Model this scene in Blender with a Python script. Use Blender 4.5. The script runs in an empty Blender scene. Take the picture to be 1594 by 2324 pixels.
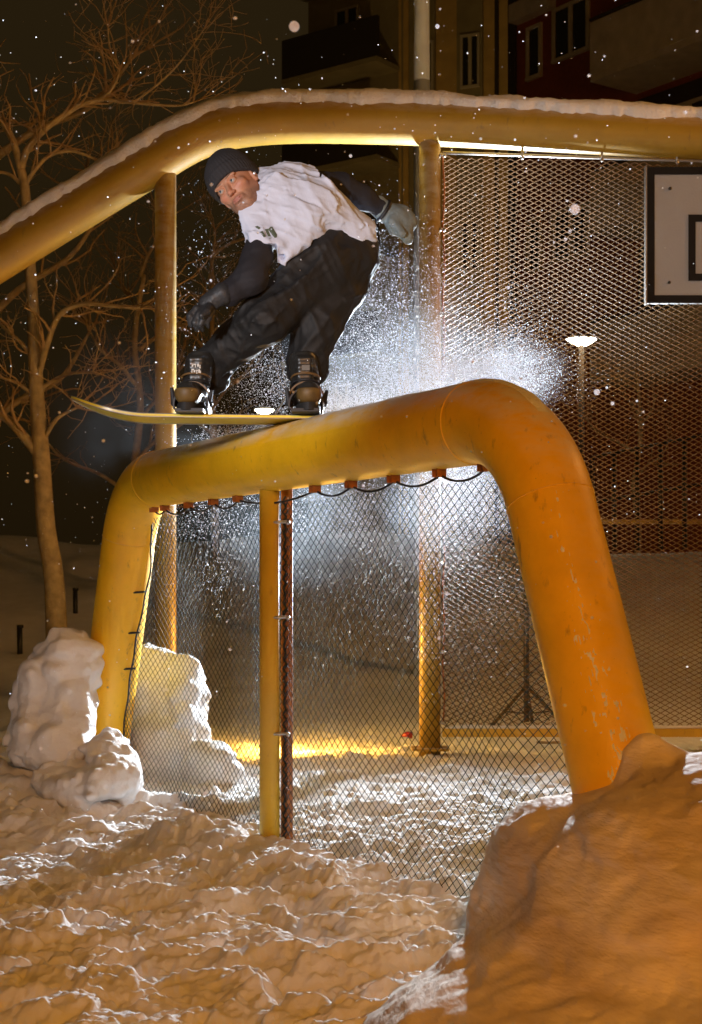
import bpy, math, random
import numpy as np
from mathutils import Vector, Matrix
from mathutils.bvhtree import BVHTree

scene = bpy.context.scene
COL = scene.collection
R = math.radians

# ------------------------------------------------------------------ camera
CAMZ = 1.0; FP = 3500.0; HZ = 1345.0        # focal length in px of a 1594x2324 frame, row of the horizon
cd = bpy.data.cameras.new('camera'); cam = bpy.data.objects.new('camera', cd); COL.objects.link(cam)
cam.location = (0, 0, CAMZ); cam.rotation_euler = (R(90), 0, 0)
cd.sensor_fit = 'VERTICAL'; cd.sensor_height = 36; cd.lens = FP/2324*36
cd.shift_y = (HZ-1162)/2324; cd.clip_start = .05; cd.clip_end = 900
cd.dof.use_dof = True; cd.dof.focus_distance = 5.9; cd.dof.aperture_fstop = 8.0
scene.camera = cam

def P(px, py, Y):
    return np.array([(px-797)/FP*Y, Y, CAMZ+(HZ-py)/FP*Y])

# ------------------------------------------------------------------ world (night sky with city glow)
w = bpy.data.worlds.new('World'); scene.world = w; w.use_nodes = True
nt = w.node_tree; bg = nt.nodes['Background']
tc = nt.nodes.new('ShaderNodeTexCoord'); sx = nt.nodes.new('ShaderNodeSeparateXYZ'); cr = nt.nodes.new('ShaderNodeValToRGB')
nt.links.new(tc.outputs['Generated'], sx.inputs[0]); nt.links.new(sx.outputs['Z'], cr.inputs[0])
cr.color_ramp.elements[0].position = 0.0; cr.color_ramp.elements[0].color = (.0105, .0060, .0018, 1)
cr.color_ramp.elements[1].position = .35; cr.color_ramp.elements[1].color = (.0180, .0112, .0038, 1)
nt.links.new(cr.outputs[0], bg.inputs[0]); bg.inputs[1].default_value = 1.0

scene.view_settings.view_transform = 'Standard'
scene.view_settings.look = 'None'; scene.view_settings.exposure = 0; scene.view_settings.gamma = 1

# ------------------------------------------------------------------ lights
def aim(o, tgt):
    d = Vector(tgt)-o.location
    o.rotation_euler = d.to_track_quat('-Z', 'Y').to_euler()
def light(name, kind, loc, col, energy, tgt=None, **kw):
    l = bpy.data.lights.new(name, kind); o = bpy.data.objects.new(name, l); COL.objects.link(o)
    o.location = loc; l.color = col; l.energy = energy
    for k, v in kw.items(): setattr(l, k, v)
    if tgt is not None: aim(o, tgt)
    return o
FLASH = P(1195, 1070, 11.2)
light('rear_flash', 'SPOT', FLASH+np.array([-.03, -.12, .0]), (.80, .90, 1.0), 8600, (-.25, 5.7, 2.75),
      spot_size=R(91), spot_blend=.95, shadow_soft_size=.05)
light('sodium_lamp', 'AREA', (.5, -1.7, 2.5), (1.0, .39, .048), 170, (.5, 5.0, .6), shape='DISK', size=.7)
light('front_flash', 'SPOT', (-2.6, .6, 2.3), (1.0, .88, .80), 90, (-1.42, 7.4, 1.25), spot_size=R(29), spot_blend=.8, shadow_soft_size=.18)
light('side_flash', 'SPOT', (-1.6, 2.4, 2.0), (.92, .94, 1.0), 350, (-.22, 5.9, 2.25), spot_size=R(30), spot_blend=.6, shadow_soft_size=.10)

light('added_warm_fill', 'AREA', (6.5, 7.5, 5.2), (1.0, .46, .12), 170, (.5, 14, .3), shape='DISK', size=.5)  # unseen light added to warm the far slope, fence and trees
light('added_facade_fill', 'SPOT', (2.5, 33, 3.4), (1.0, .62, .22), 850, (3.0, 44, 14), spot_size=R(60), spot_blend=.8, shadow_soft_size=.2)  # unseen uplight added to brighten the ochre house
# ------------------------------------------------------------------ materials
def mat(name, col, rough=.6, metal=0, var=.0, vscale=8, bump=0, bscale=60, col2=None, emit=None, estr=0,
        aniso=None, trans=0, spec=None, coat=0, bdist=.01, detail=6, thr=None, sss=0):
    m = bpy.data.materials.new(name); m.use_nodes = True; n = m.node_tree; N = n.nodes; L = n.links
    b = N['Principled BSDF']
    b.inputs['Base Color'].default_value = (*col, 1); b.inputs['Roughness'].default_value = rough
    b.inputs['Metallic'].default_value = metal
    if spec is not None: b.inputs['Specular IOR Level'].default_value = spec
    if coat: b.inputs['Coat Weight'].default_value = coat; b.inputs['Coat Roughness'].default_value = .2
    t = N.new('ShaderNodeTexCoord'); mp = N.new('ShaderNodeMapping'); L.new(t.outputs['Object'], mp.inputs[0])
    if aniso: mp.inputs['Scale'].default_value = aniso
    if var or col2:
        ns = N.new('ShaderNodeTexNoise'); ns.inputs['Scale'].default_value = vscale; ns.inputs['Detail'].default_value = detail
        L.new(mp.outputs[0], ns.inputs[0])
        rp = N.new('ShaderNodeValToRGB'); lo, hi = thr or (.3, .7)
        rp.color_ramp.elements[0].position = lo; rp.color_ramp.elements[1].position = hi
        c2 = col2 or tuple(c*(1-var) for c in col)
        rp.color_ramp.elements[0].color = (*c2, 1); rp.color_ramp.elements[1].color = (*col, 1)
        L.new(ns.outputs[0], rp.inputs[0]); L.new(rp.outputs[0], b.inputs['Base Color'])
    if bump:
        nb = N.new('ShaderNodeTexNoise'); nb.inputs['Scale'].default_value = bscale; nb.inputs['Detail'].default_value = 8
        L.new(mp.outputs[0], nb.inputs[0])
        bp = N.new('ShaderNodeBump'); bp.inputs['Strength'].default_value = bump; bp.inputs['Distance'].default_value = bdist
        L.new(nb.outputs[0], bp.inputs['Height']); L.new(bp.outputs[0], b.inputs['Normal'])
    if emit: b.inputs['Emission Color'].default_value = (*emit, 1); b.inputs['Emission Strength'].default_value = estr
    if sss:
        b.inputs['Subsurface Weight'].default_value = sss
        b.inputs['Subsurface Radius'].default_value = (.02, .018, .015); b.inputs['Subsurface Scale'].default_value = 1.0
    if trans:
        tr = N.new('ShaderNodeBsdfTranslucent'); tr.inputs[0].default_value = (*col, 1)
        mx = N.new('ShaderNodeMixShader'); mx.inputs[0].default_value = trans
        L.new(b.outputs[0], mx.inputs[1]); L.new(tr.outputs[0], mx.inputs[2])
        L.new(mx.outputs[0], N['Material Output'].inputs[0])
    return m

def paint_mat(name, col, rust, grime, frost=0.0, rough=.42, frost_dir=None):
    """painted steel: scratches, grime streaks, rust flecks, frost clinging to the upper side"""
    m = bpy.data.materials.new(name); m.use_nodes = True; n = m.node_tree; N = n.nodes; L = n.links
    b = N['Principled BSDF']; t = N.new('ShaderNodeTexCoord'); g = N.new('ShaderNodeNewGeometry')
    def noise(scale, detail=6, sc=None):
        x = N.new('ShaderNodeTexNoise'); x.inputs['Scale'].default_value = scale; x.inputs['Detail'].default_value = detail
        x.inputs['Roughness'].default_value = .65
        if sc:
            mp = N.new('ShaderNodeMapping'); mp.inputs['Scale'].default_value = sc
            L.new(t.outputs['Object'], mp.inputs[0]); L.new(mp.outputs[0], x.inputs[0])
        else: L.new(t.outputs['Object'], x.inputs[0])
        return x
    def ramp(src, lo, hi):
        r = N.new('ShaderNodeMapRange'); r.inputs['From Min'].default_value = lo; r.inputs['From Max'].default_value = hi
        L.new(src, r.inputs['Value']); return r.outputs[0]
    def mix(fac, a, bcol):
        x = N.new('ShaderNodeMix'); x.data_type = 'RGBA'; L.new(fac, x.inputs[0])
        if isinstance(a, tuple): x.inputs[6].default_value = (*a, 1)
        else: L.new(a, x.inputs[6])
        x.inputs[7].default_value = (*bcol, 1); return x.outputs[2]
    def mul(a, bb):
        x = N.new('ShaderNodeMath'); x.operation = 'MULTIPLY'; L.new(a, x.inputs[0])
        if isinstance(bb, float): x.inputs[1].default_value = bb
        else: L.new(bb, x.inputs[1])
        return x.outputs[0]
    c = mix(mul(ramp(noise(3.2).outputs[0], .42, .72), .55), col, tuple(v*.62 for v in col))
    c = mix(mul(ramp(noise(26, 8, (1, 1, .35)).outputs[0], .60, .70), .6), c, grime)
    c = mix(mul(ramp(noise(75, 4).outputs[0], .70, .74), .9), c, rust)
    if frost:
        sp = N.new('ShaderNodeSeparateXYZ'); L.new(g.outputs['Normal'], sp.inputs[0])
        up = ramp(sp.outputs['Z'], frost_dir[0], frost_dir[1]) if frost_dir else ramp(sp.outputs['Z'], .45, .95)
        fr = ramp(noise(9, 10, (1, 1, 2.5)).outputs[0], .34, .60)
        c = mix(mul(mul(up, fr), frost), c, (.8, .8, .8))
    L.new(c, b.inputs['Base Color'])
    L.new(ramp(noise(9, 8).outputs[0], -.3, 1.3), b.inputs['Roughness'])
    rr = N.new('ShaderNodeMapRange'); L.new(noise(9, 8).outputs[0], rr.inputs['Value'])
    rr.inputs['To Min'].default_value = rough-.12; rr.inputs['To Max'].default_value = rough+.2
    L.new(rr.outputs[0], b.inputs['Roughness'])
    bp = N.new('ShaderNodeBump'); bp.inputs['Strength'].default_value = .35; bp.inputs['Distance'].default_value = .004
    L.new(noise(38, 9).outputs[0], bp.inputs['Height']); L.new(bp.outputs[0], b.inputs['Normal'])
    return m

M = {}
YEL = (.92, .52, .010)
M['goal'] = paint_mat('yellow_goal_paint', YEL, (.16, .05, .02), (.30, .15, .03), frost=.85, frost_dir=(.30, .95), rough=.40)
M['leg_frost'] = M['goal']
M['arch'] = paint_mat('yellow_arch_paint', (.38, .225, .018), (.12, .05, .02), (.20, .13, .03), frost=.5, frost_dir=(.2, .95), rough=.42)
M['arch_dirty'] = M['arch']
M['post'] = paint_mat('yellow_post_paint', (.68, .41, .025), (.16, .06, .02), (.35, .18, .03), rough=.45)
M['rust'] = mat('rusty_orange_steel', (.42, .13, .02), .6, var=.5, vscale=30, bump=.3)
M['wire'] = mat('dark_green_net_wire', (.012, .030, .030), .7, spec=.12)
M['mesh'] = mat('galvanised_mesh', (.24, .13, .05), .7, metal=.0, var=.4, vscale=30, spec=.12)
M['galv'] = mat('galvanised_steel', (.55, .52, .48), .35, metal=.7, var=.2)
M['rope'] = mat('black_rope', (.015, .018, .02), .7)
M['snowcap'] = mat('settled_snow', (.80, .79, .78), .75, bump=.8, bscale=55, bdist=.012)
M['snow'] = mat('trampled_snow', (.84, .83, .82), .95, var=.12, vscale=5, bump=.5, bscale=60, bdist=.008, spec=.1)
M['lump'] = mat('packed_snow', (.82, .81, .80), .7, var=.12, vscale=6, bump=.7, bscale=22, bdist=.02)
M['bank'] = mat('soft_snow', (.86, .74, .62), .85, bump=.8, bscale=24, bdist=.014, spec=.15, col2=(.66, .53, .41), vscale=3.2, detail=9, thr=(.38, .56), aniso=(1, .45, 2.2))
M['grain'] = mat('snow_grain', (.95, .96, 1.0), .5, trans=.8)
M['bark'] = mat('bark', (.46, .34, .17), .85, var=.5, vscale=12, bump=.8, bscale=40)
M['twig'] = mat('twig_bark', (.42, .27, .12), .8, var=.4, vscale=9)
M['black'] = mat('black_metal', (.012, .012, .013), .45)
M['pole'] = mat('grey_pole_paint', (.58, .68, .84), .45, var=.15, vscale=6)
M['brick'] = mat('red_brick', (.24, .055, .020), .9, var=.3, vscale=20)
M['ochre'] = mat('ochre_render', (.62, .42, .13), .9, var=.25, vscale=2)
M['olive'] = mat('olive_render', (.32, .27, .14), .9, var=.25, vscale=2)
M['dark'] = mat('dark_panel', (.035, .026, .018), .8)
M['parapet'] = mat('pale_concrete', (.50, .44, .34), .9, var=.25, vscale=4)
M['frame'] = mat('window_frame_paint', (.46, .40, .28), .6)
M['glass'] = mat('dark_window_glass', (.02, .018, .015), .08)
M['curtain'] = mat('pale_curtain', (.30, .25, .17), .9)
M['lampglow'] = mat('lamp_diffuser', (1, .9, .7), .4, emit=(1.0, .62, .20), estr=14)
M['lamphot'] = mat('lamp_core', (1, .9, .7), .4, emit=(1.0, .86, .60), estr=20)
M['board_grey'] = mat('backboard_grey', (.33, .33, .33), .5, var=.08, vscale=3, bump=.1)
M['board_black'] = mat('backboard_black', (.008, .008, .009), .6, spec=.2)
M['red'] = mat('red_plastic', (.22, .006, .006), .4)

# ------------------------------------------------------------------ object helpers
def mesh_obj(name, verts, faces, m=None, parent=None, smooth=True):
    me = bpy.data.meshes.new(name)
    if isinstance(verts, np.ndarray): verts = verts.tolist() if len(verts) < 200000 else verts
    if isinstance(verts, np.ndarray) or (isinstance(faces, np.ndarray) and len(faces) > 1000):
        v = np.asarray(verts, dtype=np.float32); f = np.asarray(faces, dtype=np.int32); k = f.shape[1]
        me.vertices.add(len(v)); me.vertices.foreach_set('co', v.ravel())
        me.loops.add(f.size); me.loops.foreach_set('vertex_index', f.ravel())
        me.polygons.add(len(f)); me.polygons.foreach_set('loop_start', np.arange(0, f.size, k, dtype=np.int32))
        me.update(calc_edges=True); me.validate()
    else:
        me.from_pydata([tuple(x) for x in verts], [], [tuple(x) for x in faces]); me.update()
    if smooth: me.polygons.foreach_set('use_smooth', [True]*len(me.polygons))
    if m: me.materials.append(m)
    o = bpy.data.objects.new(name, me); COL.objects.link(o)
    if parent: o.parent = parent; o.matrix_parent_inverse = parent.matrix_world.inverted()
    return o
def tag(o, label=None, cat=None, group=None, kind=None):
    if label: o['label'] = label
    if cat: o['category'] = cat
    if group: o['group'] = group
    if kind: o['kind'] = kind
    return o
def thing(name, loc, label, cat, group=None):
    o = bpy.data.objects.new(name, None); COL.objects.link(o); o.location = [float(v) for v in loc]
    o.empty_display_size = .1; bpy.context.view_layer.update()
    return tag(o, label, cat, group)

class MB:
    def __init__(s): s.v = []; s.f = []
    def add(s, vs, fs):
        n = len(s.v); s.v += [tuple(map(float, q)) for q in vs]; s.f += [tuple(i+n for i in q) for q in fs]
    def box(s, c, d, ax=None):
        c = np.array(c, float); A = np.eye(3) if ax is None else np.array(ax, float)
        vs = [c+A[0]*d[0]*i/2+A[1]*d[1]*j/2+A[2]*d[2]*k/2 for i in (-1, 1) for j in (-1, 1) for k in (-1, 1)]
        s.add(vs, [(0, 1, 3, 2), (4, 6, 7, 5), (0, 4, 5, 1), (2, 3, 7, 6), (0, 2, 6, 4), (1, 5, 7, 3)])
    def tube(s, pts, r, n=8, cap=True):
        pts = [np.array(p, float) for p in pts]; K = len(pts)
        rs = r if hasattr(r, '__len__') else [r]*K
        T = []
        for i in range(K):
            a = pts[max(i-1, 0)]; b = pts[min(i+1, K-1)]; t = b-a; l = np.linalg.norm(t); T.append(t/l if l > 1e-9 else np.array([0, 0, 1.]))
        u = np.cross(T[0], [0, 0, 1.]);
        if np.linalg.norm(u) < .1: u = np.cross(T[0], [1., 0, 0])
        u /= np.linalg.norm(u); vs = []
        for i in range(K):
            u = u-T[i]*np.dot(u, T[i]); u /= np.linalg.norm(u); v = np.cross(T[i], u)
            for j in range(n):
                a = 2*math.pi*j/n; vs.append(pts[i]+rs[i]*(math.cos(a)*u+math.sin(a)*v))
        fs = [(i*n+j, i*n+(j+1) % n, (i+1)*n+(j+1) % n, (i+1)*n+j) for i in range(K-1) for j in range(n)]
        if cap: fs += [tuple(range(n-1, -1, -1)), tuple((K-1)*n+j for j in range(n))]
        s.add(vs, fs)
    def ball(s, c, r, n=8, m=6, sc=(1, 1, 1)):
        c = np.array(c, float); vs = [c+np.array([0, 0, r*sc[2]])]
        for i in range(1, m):
            for j in range(n):
                a = math.pi*i/m; b = 2*math.pi*j/n
                vs.append(c+r*np.array([math.sin(a)*math.cos(b)*sc[0], math.sin(a)*math.sin(b)*sc[1], math.cos(a)*sc[2]]))
        vs.append(c-np.array([0, 0, r*sc[2]])); fs = [(0, 1+j, 1+(j+1) % n) for j in range(n)]
        for i in range(m-2):
            for j in range(n): fs.append((1+i*n+j, 1+(i+1)*n+j, 1+(i+1)*n+(j+1) % n, 1+i*n+(j+1) % n))
        e = len(vs)-1; fs += [(e, 1+(m-2)*n+(j+1) % n, 1+(m-2)*n+j) for j in range(n)]
        s.add(vs, fs)
    def build(s, name, m, parent=None, smooth=True):
        return mesh_obj(name, s.v, s.f, m, parent, smooth)
def auto_smooth(o, ang=35):
    me = o.data; bpy.context.view_layer.update()
    import bmesh
    bm = bmesh.new(); bm.from_mesh(me)
    for e in bm.edges:
        if len(e.link_faces) == 2 and e.calc_face_angle(0) > R(ang): e.smooth = False
    bm.to_mesh(me); bm.free(); return o

# numpy noise -------------------------------------------------------
def _h(ix, iy, iz, seed):
    n = (ix.astype(np.int64)*374761393+iy.astype(np.int64)*668265263+iz.astype(np.int64)*2147483647+seed*1274126177) & 0xffffffff
    n = ((n ^ (n >> 13))*1274126177) & 0xffffffff
    n = ((n ^ (n >> 15))*2246822519) & 0xffffffff
    return ((n ^ (n >> 16)) & 0xffffff)/float(0xffffff)
def vnoise(p, seed=0):
    i = np.floor(p).astype(np.int64); f = p-i; f = f*f*f*(f*(f*6-15)+10); r = 0
    for dx in (0, 1):
        wx = f[..., 0] if dx else 1-f[..., 0]
        for dy in (0, 1):
            wy = f[..., 1] if dy else 1-f[..., 1]
            for dz in (0, 1):
                wz = f[..., 2] if dz else 1-f[..., 2]
                r = r+wx*wy*wz*_h(i[..., 0]+dx, i[..., 1]+dy, i[..., 2]+dz, seed)
    return r*2-1
def fbm(p, oct=4, seed=0, gain=.5):
    r = 0; a = 1; s = 1
    for k in range(oct): r = r+a*vnoise(p*s+k*17.3, seed+k); a *= gain; s *= 2.03
    return r
def clods(x, y, seed=0):
    """rounded overlapping clods: height field of domes with random size and height, 0..1"""
    ix = np.floor(x); iy = np.floor(y); best = np.zeros_like(x)
    for dx in (-1, 0, 1):
        for dy in (-1, 0, 1):
            cx = ix+dx; cy = iy+dy; z0 = np.zeros_like(cx)
            ax = cx+_h(cx, cy, z0, seed); ay = cy+_h(cx, cy, z0+1, seed)
            rr = .35+.6*_h(cx, cy, z0+2, seed); hh = .25+.75*_h(cx, cy, z0+3, seed)
            an = _h(cx, cy, z0+4, seed)*6.28; el = .7+.6*_h(cx, cy, z0+5, seed)
            ux = (x-ax)*np.cos(an)+(y-ay)*np.sin(an); uy = -(x-ax)*np.sin(an)+(y-ay)*np.cos(an)
            d = ((ux*el)**2+(uy/el)**2)/(rr*rr)
            best = np.maximum(best, hh*np.sqrt(np.clip(1-d, 0, 1)))
    return best
def plates(x, y, seed=0, asp=1.7):
    """overlapping broken slabs of crust, each tilted up toward the back with a sharp scalloped rear edge"""
    x = x/asp; ix = np.floor(x); iy = np.floor(y); best = np.full_like(x, -.3)
    for dx in (-1, 0, 1):
        for dy in (-1, 0, 1):
            cx = ix+dx; cy = iy+dy; z0 = np.zeros_like(cx)
            ax = cx+_h(cx, cy, z0, seed); ay = cy+_h(cx, cy, z0+1, seed); rr = .45+.5*_h(cx, cy, z0+2, seed)
            tl = (_h(cx, cy, z0+5, seed)-.5)*.9; bs = _h(cx, cy, z0+3, seed)*.5; an = (_h(cx, cy, z0+4, seed)-.5)*.9
            ux = ((x-ax)*np.cos(an)+(y-ay)*np.sin(an))/rr; uy = (-(x-ax)*np.sin(an)+(y-ay)*np.cos(an))/rr
            th = np.arctan2(uy, ux); d = np.sqrt(ux*ux+uy*uy)*(1+.13*np.sin(3*th+an*9)+.09*np.sin(5*th+bs*20)+.05*np.sin(9*th+tl*20))
            m = np.clip(1-d**12, 0, 1); hgt = (bs+.75*uy+tl*ux*.5-.25*ux*ux)*rr
            best = np.maximum(best, np.where(d < 1, -.3+(hgt+.3)*m, -.3))
    return best
def sstep(a, b, x):
    t = np.clip((x-a)/(b-a), 0, 1); return t*t*(3-2*t)

# signed distance modelling ----------------------------------------
def sd_cone(p, a, b, ra, rb):
    a = np.asarray(a, float); b = np.asarray(b, float); ab = b-a; L2 = ab@ab
    t = np.clip(((p-a)@ab)/L2, 0, 1)
    q = p-a-t[:, None]*ab
    return np.sqrt((q*q).sum(1))-(ra+(rb-ra)*t)
def sd_ell(p, c, r, A=None):
    q = p-np.asarray(c, float)
    if A is not None: q = q@np.asarray(A, float).T
    r = np.asarray(r, float); k0 = np.sqrt(((q/r)**2).sum(1)); k1 = np.sqrt(((q/(r*r))**2).sum(1))+1e-9
    return k0*(k0-1)/k1
def sd_box(p, c, hs, A=None, r=.005):
    q = p-np.asarray(c, float)
    if A is not None: q = q@np.asarray(A, float).T
    q = np.abs(q)-(np.asarray(hs, float)-r)
    return np.sqrt((np.maximum(q, 0)**2).sum(1))+np.minimum(q.max(1), 0)-r
def su(a, b, k):
    h = np.clip(.5+.5*(b-a)/k, 0, 1); return b+(a-b)*h-k*h*(1-h)
def sub(a, b, k): return -su(-a, b, k)
def polymesh(f, lo, hi, h):
    lo = np.array(lo, float); hi = np.array(hi, float); B = 8
    nb = np.ceil((hi-lo)/(h*B)).astype(int); n = nb*B+1
    V = np.full(n, 1.0, np.float32)
    bc = np.stack(np.meshgrid(*[np.arange(k) for k in nb], indexing='ij'), -1).reshape(-1, 3)
    ctr = lo+(bc*B+B/2)*h; d = np.concatenate([f(ctr[i:i+200000]) for i in range(0, len(ctr), 200000)])
    hd = B*h*.87
    act = np.abs(d) < hd*1.45+.012
    for b_, dd in zip(bc[~act], d[~act]):
        if dd < 0: V[b_[0]*B:b_[0]*B+B+1, b_[1]*B:b_[1]*B+B+1, b_[2]*B:b_[2]*B+B+1] = -1
    loc = np.stack(np.meshgrid(*[np.arange(B+1)]*3, indexing='ij'), -1).reshape(-1, 3)
    ab = bc[act]
    for s in range(0, len(ab), 400):
        idx = (ab[s:s+400, None, :]*B+loc[None]); pts = lo+idx.reshape(-1, 3)*h
        V[idx[..., 0], idx[..., 1], idx[..., 2]] = f(pts).reshape(idx.shape[:2])
    ins = V < 0; c = np.zeros(n-1, np.int8)
    for i in (0, 1):
        for j in (0, 1):
            for k in (0, 1): c += ins[i:n[0]-1+i, j:n[1]-1+j, k:n[2]-1+k]
    cells = np.argwhere((c > 0) & (c < 8)); idm = np.full(n-1, -1, np.int64); idm[tuple(cells.T)] = np.arange(len(cells))
    acc = np.zeros((len(cells), 3)); cnt = np.zeros(len(cells))
    cor = [(i, j, k) for i in (0, 1) for j in (0, 1) for k in (0, 1)]
    for a in cor:
        for ax in range(3):
            if a[ax]: continue
            b = list(a); b[ax] = 1
            va = V[tuple((cells+a).T)]; vb = V[tuple((cells+b).T)]; x = (va < 0) != (vb < 0)
            t = np.where(x, va/(va-vb+1e-12), 0); pt = np.tile(np.array(a, float), (len(cells), 1)); pt[:, ax] += t
            acc += pt*x[:, None]; cnt += x
    verts = lo+(cells+acc/cnt[:, None])*h; F = []
    for ax in range(3):
        o1, o2 = [(1, 2), (2, 0), (0, 1)][ax]
        sl = [slice(None)]*3; sl[ax] = slice(0, -1); s2 = [slice(None)]*3; s2[ax] = slice(1, None)
        x = np.argwhere(ins[tuple(sl)] != ins[tuple(s2)])
        x = x[(x[:, o1] > 0) & (x[:, o2] > 0) & (x[:, o1] < n[o1]-1) & (x[:, o2] < n[o2]-1)]
        if not len(x): continue
        q = []
        for d1, d2 in ((0, 0), (-1, 0), (-1, -1), (0, -1)):
            y = x.copy(); y[:, o1] += d1; y[:, o2] += d2; q.append(idm[tuple(y.T)])
        q = np.stack(q, 1); fl = ins[tuple(x.T)]; q[~fl] = q[~fl][:, ::-1]; F.append(q)
    return verts, np.concatenate(F)
def relax(v, f, it=2, lam=.5):
    e = np.concatenate([f[:, [0, 1]], f[:, [1, 2]], f[:, [2, 3]], f[:, [3, 0]]]); e = np.concatenate([e, e[:, ::-1]])
    for _ in range(it):
        s = np.zeros_like(v); c = np.bincount(e[:, 0], minlength=len(v))
        for k in range(3): s[:, k] = np.bincount(e[:, 0], weights=v[e[:, 1], k], minlength=len(v))
        v = v+(s/np.maximum(c, 1)[:, None]-v)*lam
    return v
def sdf_obj(name, f, lo, hi, h, m, parent=None, it=1):
    v, q = polymesh(f, lo, hi, h); v = relax(v, q, it); return mesh_obj(name, v, q, m, parent)

# ------------------------------------------------------------------ goal line geometry (plan)
GA = np.array([.293, 5.05]); GD = np.array([.481, -.877]); GN = np.array([.877, .481])
def G(t, z, off=0.0):
    q = GA+GD*t+GN*off; return np.array([q[0], q[1], z])
def t_of(px):
    k = (px-797)/FP; return (k*GA[1]-GA[0])/(GD[0]-k*GD[1])
BARZ = 1.534; PR = .13

# ================================================================== GROUND
def ground_h(x, y):
    p = np.stack([x, y, np.zeros_like(x)], -1)
    wx = x+.05*vnoise(p*7, 3)+.12*vnoise(p*2.1, 5); wy = y+.05*vnoise(p*7+9, 4)+.12*vnoise(p*2.1+4, 6)
    off = (x-GA[0])*GN[0]+(y-GA[1])*GN[1]            # distance behind goal line
    front = 1-sstep(-.25, .12, off)
    near = sstep(14, 11, y)
    c1 = clods(wx*1.9, wy*2.6, 11); c2 = clods(wx*5.2, wy*6.5, 12); c3 = clods(wx*13, wy*15, 13); c4 = clods(wx*33, wy*35, 14)
    rough = near*(.35+.65*sstep(9.6, 8.2, y))
    h = rough*(front*(.030*c1+.010*c2+.004*c3+.004*c4)+(1-front)*(.025*c1+.032*c2+.024*c3)+.008*c4)
    h += front*near*(.025*vnoise(p*.9, 8))+near*.016*fbm(p*1.3, 3, 9)
    def saw(lam, sd, wv):
        ph = (wy+.25*(x-GA[0]))/lam+wv*fbm(p*np.array([.42, .7, 1])/lam*.55, 4, sd); f = ph-np.floor(ph)
        return lam*.5*np.minimum(f/.86, (1-f)/.20)*(.35+.65*sstep(-.25, .45, vnoise(p*np.array([.8, 1, 1])/lam*.6+3, sd+5)))
    vx = x+.035*vnoise(p*11, 403)+.09*vnoise(p*3.1, 405)+.010*vnoise(p*38, 407); vy = y+.030*vnoise(p*12+9, 404)+.09*vnoise(p*3.3+4, 406)+.010*vnoise(p*36+2, 408)
    am = .78+.38*sstep(-.4, .5, vnoise(p*1.7+5, 409))
    h += near*front*am*(.050*plates(vx/.38, vy/.38, 501, 2.3)+.062*plates(vx/.19, vy/.19, 502, 2.2)+.037*plates(vx/.092, vy/.092, 503, 2.0)+.009*plates(vx/.038, vy/.038, 504, 1.5))
    h += near*(1-front)*(.16*saw(.30, 331, .9)+.20*saw(.10, 341, 1.0)+.024*plates(vx/.11, vy/.11, 505, 1.4)+.012*plates(vx/.05, vy/.05, 506, 1.3))
    h += near*.0035*vnoise(p*70, 77)
    h -= front*near*(.03+.095*np.clip(-off-.1, 0, 2.5))
    # long crest of scraped snow running along the front of the net
    h += .035*np.exp(-((off+.22)/.14)**2)*near*sstep(.6, .1, x-.0)
    # heap to the left
    h += .22*np.exp(-(((x+1.75)/.55)**2+((y-7.55)/.6)**2))*near
    # field behind the court climbs into a long bank
    b = sstep(11.6, 24, y)*(1.75+.25*vnoise(p*.16, 20))
    b += sstep(11.5, 14, y)*(.05*fbm(p*.8, 4, 21))+sstep(12, 20, y)*.12*vnoise(p*.35, 22)
    h = h+b-sstep(40, 90, y)*1.5
    return h-.03
def axis(segs):
    out = []
    for a, b, s in segs: out += list(np.arange(a, b-1e-9, s))
    return np.array(out+[segs[-1][1]])
xs = axis([(-300, -40, 26), (-40, -12, 2), (-12, -4, .4), (-4, -2.1, .05), (-2.1, -1.3, .014), (-1.3, .9, .0065), (.9, 1.3, .012), (1.3, 2.6, .02), (2.6, 5, .12), (5, 14, .5), (14, 40, 2), (40, 300, 26)])
ys = axis([(-30, 0, 3), (0, 2.6, .2), (2.6, 3.2, .02), (3.2, 5.6, .0062), (5.6, 7.2, .010), (7.2, 10, .022), (10, 14, .05), (14, 26, .2), (26, 60, 1.5), (60, 400, 20)])
gx, gy = np.meshgrid(xs, ys, indexing='ij'); gh = ground_h(gx.ravel(), gy.ravel())
nv = np.stack([gx.ravel(), gy.ravel(), gh], 1)
fx = np.random.RandomState(3)
I, J = np.meshgrid(np.arange(len(xs)-1), np.arange(len(ys)-1), indexing='ij'); n_ = len(ys); a_ = (I*n_+J).ravel()
gq = np.stack([a_, a_+n_, a_+n_+1, a_+1], 1)
gnd = mesh_obj('snow_ground', nv, gq, M['snow']); tag(gnd, kind='structure')
def gz(x, y): return float(ground_h(np.array([float(x)]), np.array([float(y)]))[0])

# ================================================================== SNOW MOUND around near leg
def mound(p):
    q = p.copy(); n1 = fbm(q*np.array([1.6, 1.2, 2.4]), 3, 31); n2 = fbm(q*np.array([5, 3, 9]), 3, 33)
    d = sd_ell(q, (.97, 4.0, .0), (.60, .85, .595))
    d = su(d, sd_ell(q, (.38, 3.95, -.31), (.46, .62, .27)), .28)
    d = su(d, sd_ell(q, (1.35, 3.85, -.02), (.75, .95, .46)), .12)
    d = su(d, sd_ell(q, (.55, 3.45, -.25), (.62, .85, .34)), .22)
    d = su(d, sd_ell(q, (.54, 4.25, .10), (.21, .35, .34)), .10)
    d = su(d, sd_ell(q, (1.3, 2.9, -.2), (.9, .8, .46)), .2)
    d = su(d, sd_ell(q, (.79, 4.13, .54), (.10, .09, .10)), .08)
    n3 = np.abs(fbm(q*np.array([14, 10, 20.]), 3, 36))
    return d-.022*n1-.016*n2+.009*n3-.008*np.abs(vnoise(q*np.array([9, 9, 16.]), 35))
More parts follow.
